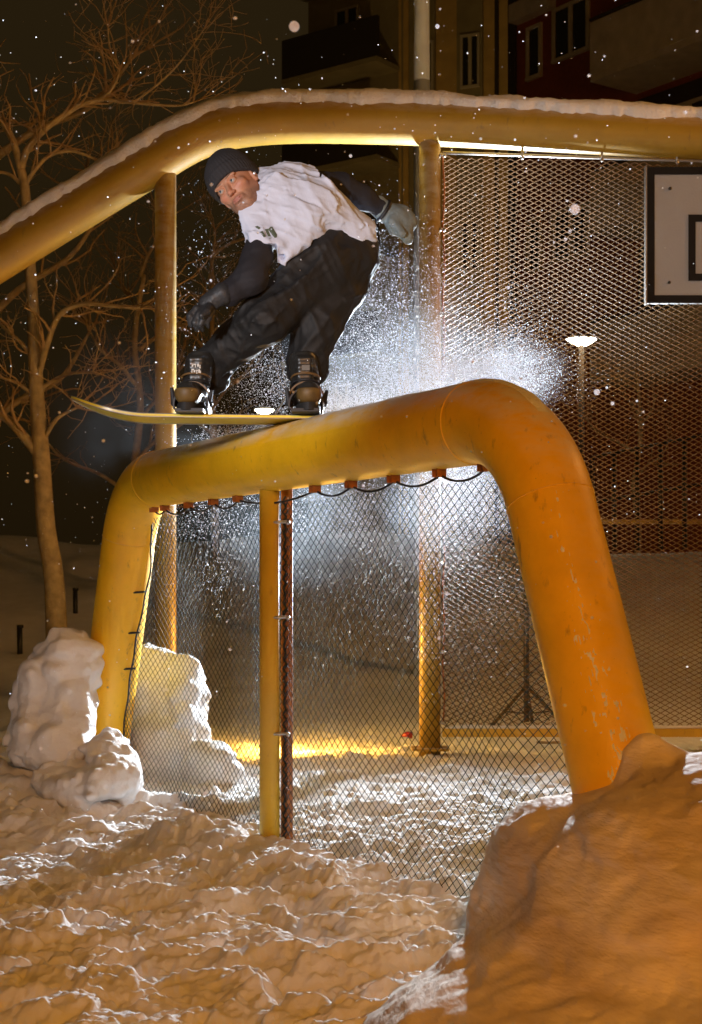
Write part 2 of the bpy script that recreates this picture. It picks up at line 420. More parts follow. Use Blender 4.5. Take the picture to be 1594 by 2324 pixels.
mv, mq = polymesh(mound, (-.75, 2.0, -.45), (2.6, 5.1, .85), .013); mv = relax(mv, mq, 1)
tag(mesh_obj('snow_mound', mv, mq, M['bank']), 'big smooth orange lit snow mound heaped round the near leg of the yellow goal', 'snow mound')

# ================================================================== SNOW LUMPS
def lump(name, parts, lo, hi, seed, label, amp=.03, h=.014):
    def f(p):
        d = None
        for c, r, k in parts:
            e = sd_ell(p, c, r); d = e if d is None else su(d, e, k)
        n = fbm(p*4.5, 4, seed); m = np.abs(vnoise(p*np.array([7, 7, 11.]), seed+9)); m2 = np.abs(vnoise(p*22, seed+19))
        return d-amp*1.35*n-.038*(m-.3)-.012*(m2-.3)
    o = sdf_obj(name, f, lo, hi, h, M['lump'], None, 1)
    return tag(o, label, 'snow block', 'snow blocks round the far goal leg')
c = P(132, 1560, 7.55)
lump('snow_block', [(P(140, 1545, 7.6), (.17, .2, .21), .05), (P(175, 1490, 7.6), (.085, .14, .12), .06), (P(95, 1560, 7.55), (.11, .16, .18), .05), (P(80, 1660, 7.5), (.13, .18, .17), .06), (P(135, 1690, 7.45), (.16, .2, .16), .06)],
     c-np.array([.42, .4, .55]), c+np.array([.42, .45, .45]), 51, 'tall rugged grey white snow block on the left outside the far goal leg', .035)
c = P(385, 1600, 8.25)
lump('snow_block', [(P(375, 1600, 8.3), (.20, .22, .27), .05), (P(355, 1530, 8.3), (.13, .18, .15), .06), (P(425, 1600, 8.25), (.14, .2, .25), .05), (P(385, 1710, 8.2), (.26, .25, .22), .06)],
     c-np.array([.45, .4, .62]), c+np.array([.45, .4, .5]), 61, 'tall rounded snow block behind the net, largest one seen through the wire', .03)
c = P(490, 1745, 7.9)
lump('snow_block', [(P(480, 1745, 7.95), (.13, .16, .15), .05), (P(510, 1762, 7.9), (.09, .12, .11), .05)], c-np.array([.3, .3, .26]), c+np.array([.3, .3, .26]), 71,
     'small low snow block behind the net at the foot of the tall rounded one', .02)
c = P(225, 1730, 7.2)
lump('snow_block', [(P(250, 1765, 7.25), (.15, .2, .14), .03), (P(190, 1775, 7.15), (.20, .2, .11), .03), (P(248, 1700, 7.35), (.06, .08, .05), .02), (P(285, 1745, 7.2), (.06, .07, .06), .02), (P(205, 1725, 7.2), (.06, .07, .05), .02), (P(130, 1770, 7.2), (.12, .15, .08), .03)], c-np.array([.4, .4, .3]), c+np.array([.35, .4, .3]), 81,
     'low crumbly snow heap at the foot of the far goal leg', .045, .010)

# ================================================================== GOAL
goal = thing('football_goal', G(-1.1, 0), 'large yellow steel pipe goal with wire net, bar ridden by the snowboarder', 'goal')
def arc_path(pts, rad, seg=16, straight=14):
    out = []; pts = [np.array(p, float) for p in pts]; prev = pts[0]
    for i in range(1, len(pts)-1):
        a, b, c_ = pts[i-1], pts[i], pts[i+1]; u = (a-b)/np.linalg.norm(a-b); v = (c_-b)/np.linalg.norm(c_-b)
        ang = math.acos(np.clip(u@v, -1, 1)); tl = rad[i-1]/math.tan(ang/2)
        s = b+u*tl; e = b+v*tl; bis = (u+v)/np.linalg.norm(u+v); ce = b+bis*(rad[i-1]/math.sin(ang/2))
        for k in range(straight): out.append(prev+(s-prev)*k/straight)
        r0 = s-ce; r1 = e-ce; A = math.acos(np.clip((r0@r1)/(rad[i-1]**2), -1, 1))
        for k in range(seg): out.append(ce+(math.sin((1-k/seg)*A)*r0+math.sin(k/seg*A)*r1)/math.sin(A))
        prev = e
    for k in range(straight+1): out.append(prev+(pts[-1]-prev)*k/straight)
    return out
TL, TR = -2.78, .498
LB = G(TL-.352*(BARZ+.12), -.12); RB = G(TR+.40*(BARZ+.15), -.15)
path = arc_path([LB, G(TL, BARZ), G(TR, BARZ), RB], [.40, .43], 22, 18)
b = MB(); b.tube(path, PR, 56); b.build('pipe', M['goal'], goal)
# weld beads
def ring(c, axis_, r, tr, n=40):
    axis_ = axis_/np.linalg.norm(axis_); u = np.cross(axis_, [0, 0, 1.]);
    if np.linalg.norm(u) < .05: u = np.cross(axis_, [1., 0, 0])
    u /= np.linalg.norm(u); v = np.cross(axis_, u)
    return [c+r*(math.cos(a)*u+math.sin(a)*v) for a in np.linspace(0, 2*math.pi, n+1)]
for i in (18, 18+22, 18+22+18, 18+22+18+22):
    b = MB(); c0 = path[i]; b.tube(ring(c0, path[i+1]-path[i-1], PR+.0005, 0), .0022, 5, False); b.build('weld_seam', M['goal'], goal)
# net hooks along bar
hook_t = [t_of(x) for x in (350, 374, 428, 484, 540)]+[t_of(x) for x in (715, 797, 893, 997, 1100)]
ax = [np.array([GD[0], GD[1], 0]), np.array([GN[0], GN[1], 0]), np.array([0, 0, 1.])]
for t in hook_t:
    b = MB(); zc = BARZ-PR-.008
    b.box(G(t-.014, zc, .0), (.006, .035, .034), ax); b.box(G(t+.014, zc, .0), (.006, .035, .034), ax); b.box(G(t, zc-.012, 0), (.030, .012, .006), ax)
    auto_smooth(b.build('net_hook', M['rust'], goal, False))
# lacing rope: sagging between hooks
ht = sorted(hook_t); b = MB(); pts = []
for a, c_ in zip(ht[:-1], ht[1:]):
    for k in range(8):
        s = k/8; pts.append(G(a+(c_-a)*s, BARZ-PR-.018-.028*4*s*(1-s)*min(1, (c_-a)/.2), .004))
pts.append(G(ht[-1], BARZ-PR-.018))
b.tube(pts, .0042, 6); b.build('lacing_rope', M['rope'], goal)
# the net
def tl_in(z): return TL+.15-.352*(BARZ-z)
def tr_in(z): return TR-.13+.40*(BARZ-z)
def net_off(t, z):
    p = np.array([[t*1.3, z*1.1, 3.], [t*3.1, z*1.6, 7.]]); n = vnoise(p, 90)
    e = min(1, max(0, (BARZ-PR-z)*4))
    return .045+e*(.055*n[0]+.02*n[1])*min(1, abs(t-TP)*3)
TP = t_of(612)
def net_pt(t, z):
    zz = z+.012*float(vnoise(np.array([[t*2, z*2, 1.]]), 95)[0]); tt = t+.014*float(vnoise(np.array([[t*2, z*1.5, 9.]]), 96)[0])
    return G(tt, zz, net_off(t, z))
NW, NH = .047, .037
b = MB(); cache = {}
def npnt(i, j):
    if (i, j) not in cache: cache[(i, j)] = net_pt(-3.6+i*NW/2, BARZ-PR-.045-j*NH/2)
    return cache[(i, j)]
JN = int((BARZ-PR-.045+.06)/(NH/2))
for i in range(0, int(5.2/(NW/2))):
    for j in range(0, JN):
        if (i+j) % 2: continue
        for di in (-1, 1):
            t = -3.6+i*NW/2; z = BARZ-PR-.045-j*NH/2; t2 = t+di*NW/2; z2 = z-NH/2
            if min(t, t2) < tl_in(z)-.0 or max(t, t2) > tr_in(z) or i+di < 0: continue
            b.tube([npnt(i, j), npnt(i+di, j+1)], .00165, 4, False)
b.build('net', M['wire'], goal)
# edge rope down the legs and twisted edge at the centre
b = MB(); zz = np.linspace(BARZ-PR-.03, 0, 40)
b.tube([G(tl_in(z)-.004+.008*math.sin(z*30), z, net_off(tl_in(z), z)) for z in zz], .0045, 6)
b.build('edge_rope', M['rope'], goal); b = MB(); b.tube([G(tr_in(z)+.004, z, net_off(tr_in(z), z)) for z in zz], .0045, 6); b.build('edge_rope', M['rope'], goal)
b = MB(); pts = []
for z in np.linspace(BARZ-PR-.02, .0, 160): pts.append(G(TP+.036+.005*math.sin(z*170), z, .05+.006*math.cos(z*140)))
b.tube(pts, .0042, 5); 
for z in np.arange(.05, 1.35, .036):
    b.tube([G(TP+.036, z, .05), G(TP+.036+.02, z+.02, .055)], .0026, 4)
b.build('lacing_wire', M['rope'], goal)
for z in (1.0, .62, .25, .8):
    b = MB(); zc = z; q = G(tl_in(z), z, .04); b.tube([q-np.array([.045, 0, 0]), q+np.array([.02, 0, .004])], .006, 6); b.build('net_clip', M['rope'], goal)
b = MB(); b.tube([G(TP, 1.45), G(TP, -.12)], .040, 28); b.build('support_post', M['post'], goal)
b = MB(); b.tube([G(TP, 1.45, .078), G(TP, -.12, .078)], .024, 20); b.build('rear_support_post', M['rust'], goal)
for z in (1.28, .90, .435):
    b = MB(); q = G(TP, z, 0)+np.array([.045, -.03, 0]); b.tube([q-np.array([.045, 0, 0]), q+np.array([.03, .0, .003])], .0065, 8); b.ball(q+np.array([.03, 0, 0]), .010)
    b.build('clamp_bolt', M['galv'], goal)
# thin white strip modelled in place of the flash rim highlight on the bend
def crust(pts, r, wid, thick, seed, a0=0.0, n=9):
    vs = []; K = len(pts); pts = [np.array(p) for p in pts]
    for i in range(K):
        T = pts[min(i+1, K-1)]-pts[max(i-1, 0)]; T /= np.linalg.norm(T); s = np.cross(T, [0, 0, 1.]); s /= max(1e-6, np.linalg.norm(s)); u = np.cross(s, T)
        L_ = math.sqrt(i+1); 
        for j in range(n):
            f = j/(n-1)*2-1; e = 1+.16*float(vnoise(np.array([[i*.13, seed, 1. if f > 0 else 5.]]), seed)[0])+.15*float(vnoise(np.array([[i*.7, seed, 2. if f > 0 else 7.]]), seed+1)[0])
            a = a0+f*wid*e; hgt = thick*(1-abs(f)**4)*(1+.30*float(vnoise(np.array([[i*.11, j*.8, seed]]), seed+2)[0])+.10*float(vnoise(np.array([[i*.8, j*.9, seed]]), seed+3)[0])) if abs(f) < 1 else -.004
            taper = min(1, i/4, (K-1-i)/4)
            q = pts[i]+(r+hgt*taper)*(math.cos(a)*u+math.sin(a)*s); vs.append(q)
    fs = [(i*n+j, i*n+j+1, (i+1)*n+j+1, (i+1)*n+j) for i in range(K-1) for j in range(n-1)]
    return vs, fs
def resample(pts, step):
    pts = np.array(pts); d = np.r_[0, np.cumsum(np.linalg.norm(np.diff(pts, axis=0), axis=1))]; L_ = d[-1]
    s = np.arange(0, L_, step); return [np.array([np.interp(x, d, pts[:, k]) for k in range(3)]) for x in s]
gp = resample(path[48:72], .012)
v_, f_ = crust(gp, PR, .20, .008, 41, a0=-.10)
tag(mesh_obj('rim_highlight_strip', v_, f_, M['snowcap']), 'thin white strip in place of the flash rim highlight on top of the near goal bend', 'snow')

# frozen snow splashed on the front of the near leg
leg = [np.array(q) for q in resample(path[-19:], .008)]; vs = []; fs = []; nA = 30; K = len(leg)
T = leg[-1]-leg[0]; T /= np.linalg.norm(T); s_ = np.cross(T, [0, 0, 1.]); s_ /= np.linalg.norm(s_); u_ = np.cross(s_, T)
for i in range(K):
    f = i/(K-1)
    for j in range(nA):
        a = .02+.85*j/(nA-1)+.10*(1-f); q = leg[i]; d_ = math.cos(a)*u_+math.sin(a)*s_; w_ = math.exp(-((j/(nA-1)-.5-.12*math.sin(i*.05))/.22)**2)
        nz = fbm(np.array([[i*.33, j*.60, 3.]]), 4, 55)[0]+.55*w_-.62-.55*(1-sstep(.12, .5, np.array([f]))[0])-.25*(1-f)+.1
        h_ = .0032*min(1, max(0, nz)*2) if nz > 0 else -.003
        if j in (0, nA-1) or i in (0,): h_ = -.003
        vs.append(q+d_*(PR+h_))
fs = [(i*nA+j, i*nA+j+1, (i+1)*nA+j+1, (i+1)*nA+j) for i in range(K-1) for j in range(nA-1)]
tag(mesh_obj('frozen_snow', vs, fs, M['snowcap']), 'patchy frozen snow stuck to the front of the near goal leg', 'snow')

# ================================================================== COURT END ARCH (behind)
AY = 9.3
arch = thing('court_arch', P(972, 1715, AY), 'tall yellow pipe arch on two posts at the court end behind the goal', 'frame')
ctl = [(-420, 850), (-120, 660), (0, 586), (120, 511), (240, 437), (340, 376), (400, 338), (450, 312), (500, 294), (560, 283), (630, 277), (720, 275), (840, 277), (972, 281), (1200, 292), (1400, 303), (1594, 314), (1900, 331), (2300, 353)]
cp = [P(x, y, AY) for x, y in ctl]
def catmull(p, n=10):
    out = []
    for i in range(len(p)-1):
        p0 = p[max(i-1, 0)]; p1 = p[i]; p2 = p[i+1]; p3 = p[min(i+2, len(p)-1)]
        for k in range(n):
            t = k/n; out.append(.5*((2*p1)+(-p0+p2)*t+(2*p0-5*p1+4*p2-p3)*t*t+(-p0+3*p1-3*p2+p3)*t**3))
    return out+[p[-1]]
apath = catmull(cp, 8)
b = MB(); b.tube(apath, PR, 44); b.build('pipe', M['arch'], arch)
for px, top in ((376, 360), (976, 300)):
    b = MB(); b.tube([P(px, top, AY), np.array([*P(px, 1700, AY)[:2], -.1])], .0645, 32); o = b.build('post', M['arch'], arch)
    b = MB(); q = P(px, 1700, AY); b.box((q[0], q[1], .06), (.22, .20, .014)); b.build('base_plate', M['arch'], o, False)
v_, f_ = crust(resample(apath, .022), PR, .78, .052, 43, a0=.12, n=11)
tag(mesh_obj('snow_layer', v_, f_, M['snowcap']), 'long strip of settled snow lying on top of the yellow court arch', 'snow')

# fence panel
fence = thing('wire_fence', P(1300, 1660, AY), 'expanded metal fence panel hung between yellow arch and low bottom rail', 'fence')
FX0, FX1 = P(1004, 0, AY)[0], 3.3
def ftop(x): return float(np.interp(x, [FX0, 3.3], [P(0, 349, AY)[2], P(0, 349+(3.3-FX0)/AY*FP*.033, AY)[2]]))
FZ0 = P(0, 1655, AY)[2]
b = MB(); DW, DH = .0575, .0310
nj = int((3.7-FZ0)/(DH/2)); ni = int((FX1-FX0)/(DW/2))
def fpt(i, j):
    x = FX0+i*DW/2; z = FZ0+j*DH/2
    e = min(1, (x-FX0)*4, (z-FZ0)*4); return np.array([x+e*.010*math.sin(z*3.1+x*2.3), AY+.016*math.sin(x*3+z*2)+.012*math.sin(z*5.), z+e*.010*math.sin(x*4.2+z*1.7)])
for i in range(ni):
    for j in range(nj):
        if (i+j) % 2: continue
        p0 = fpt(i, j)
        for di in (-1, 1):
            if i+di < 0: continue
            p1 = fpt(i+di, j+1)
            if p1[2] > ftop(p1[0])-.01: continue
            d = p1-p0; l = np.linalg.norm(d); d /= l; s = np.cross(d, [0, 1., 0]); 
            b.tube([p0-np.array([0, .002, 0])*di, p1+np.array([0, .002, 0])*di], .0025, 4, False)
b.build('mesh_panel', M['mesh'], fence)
b = MB(); b.tube([np.array([x, AY-.01, ftop(x)+.004]) for x in np.linspace(FX0, FX1, 12)], .0085, 10); b.build('top_rail', M['galv'], fence)
b = MB(); b.box(((FX0+FX1)/2, AY, FZ0-.02), (FX1-FX0, .05, .05)); b.build('bottom_rail', M['post'], fence, False)
b = MB(); b.tube([P(1005+4*math.sin((y-350)/165*math.pi)**2, y, AY-.02) for y in range(352, 1650, 10)], .0050, 7); b.build('lacing_wire', M['rust'], fence)
for y in (352, 520, 712, 900, 1090, 1280, 1480, 1640):
    b = MB(); b.tube([P(1000, y, AY-.025), P(1009, y+1, AY-.03)], .0085, 8); b.ball(P(1001, y, AY-.03), .012); b.ball(P(1009, y+1, AY-.03), .011); b.build('clamp', M['galv'], fence)
for px in (1185, 1365, 1535):
    b = MB(); x = P(px, 0, AY)[0]; z = ftop(x); b.tube([(x, AY-.02, z+.05), (x, AY-.022, z-.02)], .0075, 8); b.ball((x, AY-.03, z-.015), .012); b.build('clamp', M['galv'], fence)
# snow left on the bottom rail
v_, f_ = crust([np.array([x, AY, FZ0+.0]) for x in np.arange(FX0+.02, FX1, .02)], .012, 1.2, .014, 47, n=7)
tag(mesh_obj('snow_layer', v_, f_, M['snowcap']), 'thin strip of snow lying along the low bottom rail of the wire fence', 'snow')

# backboard
bb = thing('backboard', P(1700, 690, AY-.12), 'grey basketball backboard with black border hung on the wire fence', 'backboard')
x0, z0 = P(1468, 688, AY-.12)[[0, 2]]; x1 = x0+1.2; z1 = P(0, 378, AY-.12)[2]
Yb = AY-.12
b = MB(); b.box(((x0+x1)/2, Yb+.02, (z0+z1)/2), (x1-x0, .03, z1-z0)); b.build('panel', M['board_grey'], bb, False)
def frame_rect(xa, xb, za, zb, wd, y, th):
    b = MB(); b.box(((xa+xb)/2, y, zb-wd/2), (xb-xa, th, wd)); b.box(((xa+xb)/2, y, za+wd/2), (xb-xa, th, wd))
    b.box((xa+wd/2, y, (za+zb)/2), (wd, th, zb-za-2*wd)); b.box((xb-wd/2, y, (za+zb)/2), (wd, th, zb-za-2*wd)); return b
frame_rect(x0+.002, x1-.002, z0+.002, z1-.002, .045, Yb+.002, .008).build('border', M['board_black'], bb, False)
xa, za = P(1563, 637, Yb)[[0, 2]]; zb = P(0, 487, Yb)[2]
frame_rect(xa, x1-(xa-x0), za, zb, .042, Yb+.002, .007).build('target_square', M['board_black'], bb, False)
b = MB(); b.box((x0-.003, Yb+.018, (z0+z1)/2), (.008, .05, z1-z0+.01)); b.build('edge_trim', M['galv'], bb, False)
for px, py in ((1521, 428), (1519, 641)):
    b = MB(); q = P(px, py, Yb); b.tube([q+np.array([0, .004, 0]), q-np.array([0, .006, 0])], .009, 12); b.build('bolt', M['black'], bb)
for z in (z0+.1, z1-.1):
    b = MB(); b.box((x0+.3, AY-.04, z), (.05, .09, .05)); b.build('bracket', M['galv'], bb, False)

# ================================================================== grey pole behind the arch
q = P(958, 1560, 14.5); gp_ = thing('lamp_pole', (q[0], q[1], gz(q[0], q[1])), 'plain grey steel pole rising behind the yellow arch out of the frame', 'pole')
b = MB(); b.tube([(q[0], q[1], -.1), (q[0], q[1], P(0, 185, 14.5)[2])], .078, 28); b.build('lower_shaft', M['pole'], gp_)
b = MB(); b.tube([(q[0], q[1], P(0, 185, 14.5)[2]-.001), (q[0], q[1], 9.4)], [.074, .060], 28); b.build('upper_shaft', M['pole'], gp_)
b = MB(); b.tube([(q[0], q[1], 9.3), (q[0], q[1]-.5, 9.7), (q[0], q[1]-1.3, 9.8)], .035, 10); b.box((q[0], q[1]-1.6, 9.78), (.3, .7, .12)); b.build('lamp_arm', M['pole'], gp_)

# ================================================================== street lamps
def street_lamp(px, py, Y, wpx, e, label):
    hd = P(px, py, Y); g = gz(hd[0], Y); t = thing('street_lamp', (hd[0], Y, g), label, 'street lamp', 'lit street lamps in the park')
    r = wpx/2/FP*Y
    b = MB(); b.tube([(hd[0], Y, g-.3), (hd[0], Y, hd[2]-r*.30)], [.06, .04], 12); b.build('pole', M['dark'], t)
    b = MB(); n = 32; prof = [(.0, -.34), (.35, -.33), (.7, -.16), (.98, .04), (1.0, .08)]
    vs = [(hd[0]+r*a*math.cos(2*math.pi*k/n), Y+r*a*math.sin(2*math.pi*k/n), hd[2]+r*z) for a, z in prof for k in range(n)]
    fs = [(i*n+k, i*n+(k+1) % n, (i+1)*n+(k+1) % n, (i+1)*n+k) for i in range(len(prof)-1) for k in range(n)]
    b.add(vs, fs); b.build('diffuser', M['lamphot'], t)
    b = MB(); b.tube([(hd[0], Y, hd[2]+r*.08), (hd[0], Y, hd[2]+r*.16), (hd[0], Y, hd[2]+r*.34), (hd[0], Y, hd[2]+r*.40)], [r*1.06, r*1.0, r*.55, r*.1], 32); b.build('cap', M['parapet'], t)
    l = light('street_lamp_light', 'POINT', (hd[0], Y, hd[2]-r*.9), (1.0, .45, .10), e, shadow_soft_size=.25); l.parent = t; l.matrix_parent_inverse = t.matrix_world.inverted()
street_lamp(1320, 773, 24, 68, 14, 'lit street lamp seen through the wire fence on the right')
street_lamp(600, 932, 42, 44, 50, 'lit street lamp seen between the boots of the snowboarder')

# ================================================================== flash stand and ground strobe
fs_ = thing('flash_stand', (FLASH[0], 11.2, gz(FLASH[0], 11.2)), 'black tripod light stand with flash behind the wire fence', 'light stand')
fx0, fy0 = float(FLASH[0]), 11.2; g0 = gz(fx0, fy0)
b = MB(); b.tube([(fx0, fy0, g0+.06), (fx0, fy0, 1.2)], .021, 10); b.tube([(fx0, fy0, 1.2), (fx0, fy0, FLASH[2]-.08)], .010, 10); b.build('column', M['black'], fs_)
for a in (-2.75, -.35, 1.3):
    b = MB(); dx, dy = math.cos(a), math.sin(a)
    b.tube([(fx0, fy0, g0+.32), (fx0+dx*.27, fy0+dy*.27, g0+.05)], .013, 8); b.tube([(fx0, fy0, g0+.12), (fx0+dx*.18, fy0+dy*.18, g0+.14)], .006, 6); b.ball((fx0+dx*.27, fy0+dy*.27, g0+.045), .016); b.build('leg', M['black'], fs_)
for z in (.95, 1.2, .42):
    b = MB(); b.tube([(fx0, fy0, z-.03), (fx0, fy0, z+.03)], .022, 10); b.tube([(fx0, fy0, z), (fx0+.045, fy0, z)], .008, 6); b.build('collar', M['black'], fs_)
b = MB(); b.box((fx0, fy0, FLASH[2]), (.08, .07, .15)); b.build('flash_head', M['black'], fs_, False)
sp = P(618, 1712, 9.35)
st = thing('ground_strobe', (sp[0], sp[1], gz(sp[0], sp[1])), 'small black strobe on the snow hidden behind the goal support post', 'strobe')
b = MB(); b.box((sp[0], sp[1], gz(sp[0], sp[1])+.035), (.07, .05, .07)); b.build('strobe_body', M['black'], st, False)
l = light('strobe_light', 'POINT', (sp[0]+.14, sp[1]+.35, gz(sp[0], sp[1])+.22), (1.0, .50, .08), 70, shadow_soft_size=.05); l.parent = st; l.matrix_parent_inverse = st.matrix_world.inverted()

# small things on the snow
q = P(924, 1668, 9.9)
b = MB(); b.tube([q+np.array([-.035, 0, -.004]), q+np.array([.0, 0, .004]), q+np.array([.035, 0, -.002])], [.006, .018, .022], 8)
tag(b.build('plastic_cup', M['red']), 'tiny red plastic piece on the snow left of the fence post', 'scrap')
q = P(1245, 1686, 9.1)
b = MB(); b.tube([q+np.array([-.07, 0, .004]), q, q+np.array([.07, .01, .002])], .009, 6)
tag(b.build('dark_stick', M['bark']), 'short dark stick lying on the snow below the fence rail', 'stick')
q = P(1062, 2228, 3.42)

# ================================================================== railing, posts far behind
q0 = P(1345, 1200, 20.5); q1 = P(1594, 1190, 19.0)
rl = thing('railing', q0, 'dark metal railing crossing the far snow bank at right', 'railing')
d = (q1-q0)*1.7
for h_ in (.35, .95):
    b = MB(); b.tube([q0+np.array([0, 0, h_]), q0+d+np.array([0, 0, h_+.25])], .022, 8); b.build('rail', M['black'], rl)
for k in range(9):
    b = MB(); p_ = q0+d*(k/8); b.tube([p_-np.array([0, 0, .3]), p_+np.array([0, 0, .95+.25*k/8])], .032, 8); b.build('upright', M['black'], rl)
b = MB(); b.box(q0+d*.35+np.array([0, .1, .06]), (2.4, .04, .06)); b.build('kick_board', M['ochre'], rl, False)
for px, py, Y, lb in ((46, 1300, 15.5, 'short dark post in the far snow left of the tree trunk'), (172, 1268, 17.5, 'short dark post in the far snow right of the tree trunk')):
    q = P(px, py, Y); g = gz(q[0], Y); b = MB(); b.tube([(q[0], Y, g-.1), (q[0]-.005, Y, g+.26)], .028, 10); b.tube([(q[0], Y, g+.26), (q[0], Y, g+.29)], .034, 10)
    tag(b.build('short_post', M['black']), lb, 'post')

# ================================================================== TREES (bare, pollarded)
def tree(name, trunk, limbs, label, seed, twig_len=.9, dens=1.0, depth=3, spread=1.0, bark='bark', up=.5):
    rnd = random.Random(seed)
    base = trunk[0][0]; t = thing(name, (base[0], base[1], base[2]), label, 'tree', 'bare trees beyond the court')
    b = MB(); cpts = catmull([p for p, r in trunk], 6); rr = list(np.interp(np.linspace(0, 1, len(cpts)), np.linspace(0, 1, len(trunk)), [r for p, r in trunk]))
    b.tube(cpts, rr, 14); b.build('trunk', M[bark], t)
    def twig(p, d, L, r, lev, tb):
        n = max(3, int(L/.09)); pts = [p]; rs = [r]; d = d/np.linalg.norm(d)
        for k in range(n):
            d = d+np.array([rnd.gauss(0, .22), rnd.gauss(0, .22), rnd.gauss(0, .16)+up*.08]); d /= np.linalg.norm(d)
            p = p+d*L/n; pts.append(p); rs.append(max(.0022, r*(1-.62*(k+1)/n)))
            if lev > 0 and rnd.random() < .62*dens:
                a = rnd.uniform(-1, 1); s = np.array([rnd.gauss(0, 1), rnd.gauss(0, .8), rnd.gauss(0, .7)+up*.35]); s -= d*(s@d)*.4; s /= np.linalg.norm(s)
                twig(p, d*.55+s*.75*spread, L*rnd.uniform(.35, .62), rs[-1]*.62, lev-1, tb)
        tb.tube(pts, rs, 4 if lev == 0 else 5, False)
    for pts, r0, r1 in limbs:
        c_ = catmull([np.array(q) for q in pts], 7); rs = list(np.linspace(r0, r1, len(c_))); lb = MB(); lb.tube(c_, rs, 9); lo_ = lb.build('limb', M[bark], t); tb = MB()
        for k in range(4, len(c_), 2):
            if rnd.random() < .8*dens:
                s = np.array([rnd.gauss(0, 1), rnd.gauss(0, .8), rnd.gauss(0, .7)+up]); dd = c_[k]-c_[k-1]; dd /= np.linalg.norm(dd)
                twig(c_[k], dd*.6+s*.7/np.linalg.norm(s), twig_len*rnd.uniform(.5, 1), rs[k]*.55, depth-1, tb)
        dd = c_[-1]-c_[-2]; dd /= np.linalg.norm(dd)
        for _ in range(5): twig(c_[-1], dd+np.array([rnd.gauss(0, .5), rnd.gauss(0, .4), rnd.gauss(0, .4)+up*.5]), twig_len, r1*.75, depth-1, tb)
        tb.build('twigs', M['twig'], lo_)
TY = 13.0
def tp(x, y, dy=0): return P(x, y, TY+dy)
gb = P(135, 1480, TY); gbz = gz(gb[0], TY)
trunk = [((gb[0], TY, gbz-.1), .105), (tp(124, 1330), .085), (tp(105, 1200), .080), (tp(95, 1050), .074), (tp(83, 880), .062), (tp(76, 720), .052), (tp(66, 560), .045), (tp(57, 430), .040), (tp(48, 385), .036)]
trunk = [(np.array(a, float), r) for a, r in trunk]
limbs = [([tp(90, 1035), tp(50, 985), tp(15, 950), tp(-30, 925)], .048, .03),
         ([tp(98, 1000), tp(130, 950, -.1), tp(175, 925, -.2)], .024, .01),
         ([tp(86, 860), tp(105, 790, -.1), tp(135, 715, -.15), tp(190, 690, -.2), tp(250, 694, -.3), tp(320, 700, -.4)], .030, .014),
         ([tp(84, 830), tp(50, 780), tp(10, 745), tp(-30, 700)], .022, .010),
         ([tp(95, 880), tp(150, 850), tp(210, 845, -.2)], .020, .009),
         ([tp(80, 900), tp(40, 870), tp(0, 855), tp(-40, 830)], .018, .009),
         ([tp(48, 385), tp(62, 340), tp(100, 295), tp(145, 262), tp(180, 240), tp(235, 225, .1)], .034, .020),
         ([tp(48, 385), tp(30, 320), tp(8, 280), tp(-20, 230)], .034, .022),
         ([tp(58, 420), tp(80, 385), tp(115, 352), tp(170, 344), tp(225, 366)], .022, .010),
         ([tp(57, 425), tp(20, 395), tp(-20, 390)], .020, .010),
         ([tp(225, 222, .1), tp(252, 205), tp(270, 160), tp(250, 110), tp(245, 62)], .014, .006),
         ([tp(235, 225, .1), tp(320, 235), tp(400, 240), tp(440, 232)], .016, .007),
         ([tp(300, 235), tp(360, 190), tp(410, 140), tp(462, 68)], .011, .005)]
tree('bare_tree', trunk, limbs, 'bare pollarded tree with forked pale trunk on the left behind the arch', 5, .55, .85, 3)
def simple_tree(base, H, label, seed, lean=0, r=.10, nl=9, tw=.9, dens=.9, depth=3, low=.3):
    rnd = random.Random(seed*7+1); base = np.array(base, float)
    tr = [(base+np.array([lean*k/5+rnd.uniform(-.05, .05), 0, H*k/5-.1]), r*(1-.6*k/5)) for k in range(6)]
    lm = []
    for k in range(nl):
        s = low+(1-low)*k/(nl-1); p0 = base+np.array([lean*s, 0, H*s-.12]); a = k*2.4+rnd.random(); l_ = H*.28*(1.2-.5*s)
        d = np.array([math.cos(a), .6*math.sin(a), 0]); pp = [p0, p0+d*l_*.35+np.array([0, 0, l_*.25]), p0+d*l_*.75+np.array([0, 0, l_*.42]), p0+d*l_+np.array([0, 0, l_*.7])]
        lm.append((pp, r*.42, r*.14))
    tree('bare_tree', tr, lm, label, seed, tw, dens, depth)
q = P(-90, 1300, 17); simple_tree((q[0], 17, gz(q[0], 17)), 7.0, 'tall bare tree at the left edge with twigs entering the top corner', 8, .3, .12, 9, .9, .5, 3)
q = P(300, 1230, 19); simple_tree((q[0], 19, gz(q[0], 19)), 4.0, 'low bare tree behind the left post with reddish twigs', 9, .1, .07, 8, .7, .7, 3, .2)
q = P(490, 1230, 21); simple_tree((q[0], 21, gz(q[0], 21)), 4.2, 'low bare tree seen just left of the hanging glove', 13, -.1, .06, 9, .7, .7, 3, .35)
q = P(1443, 1180, 27); simple_tree((q[0], 27, gz(q[0], 27)), 3.4, 'thin young tree lit yellow beside the street lamp behind the fence', 15, .05, .06, 6, .7, .5, 2, .45)

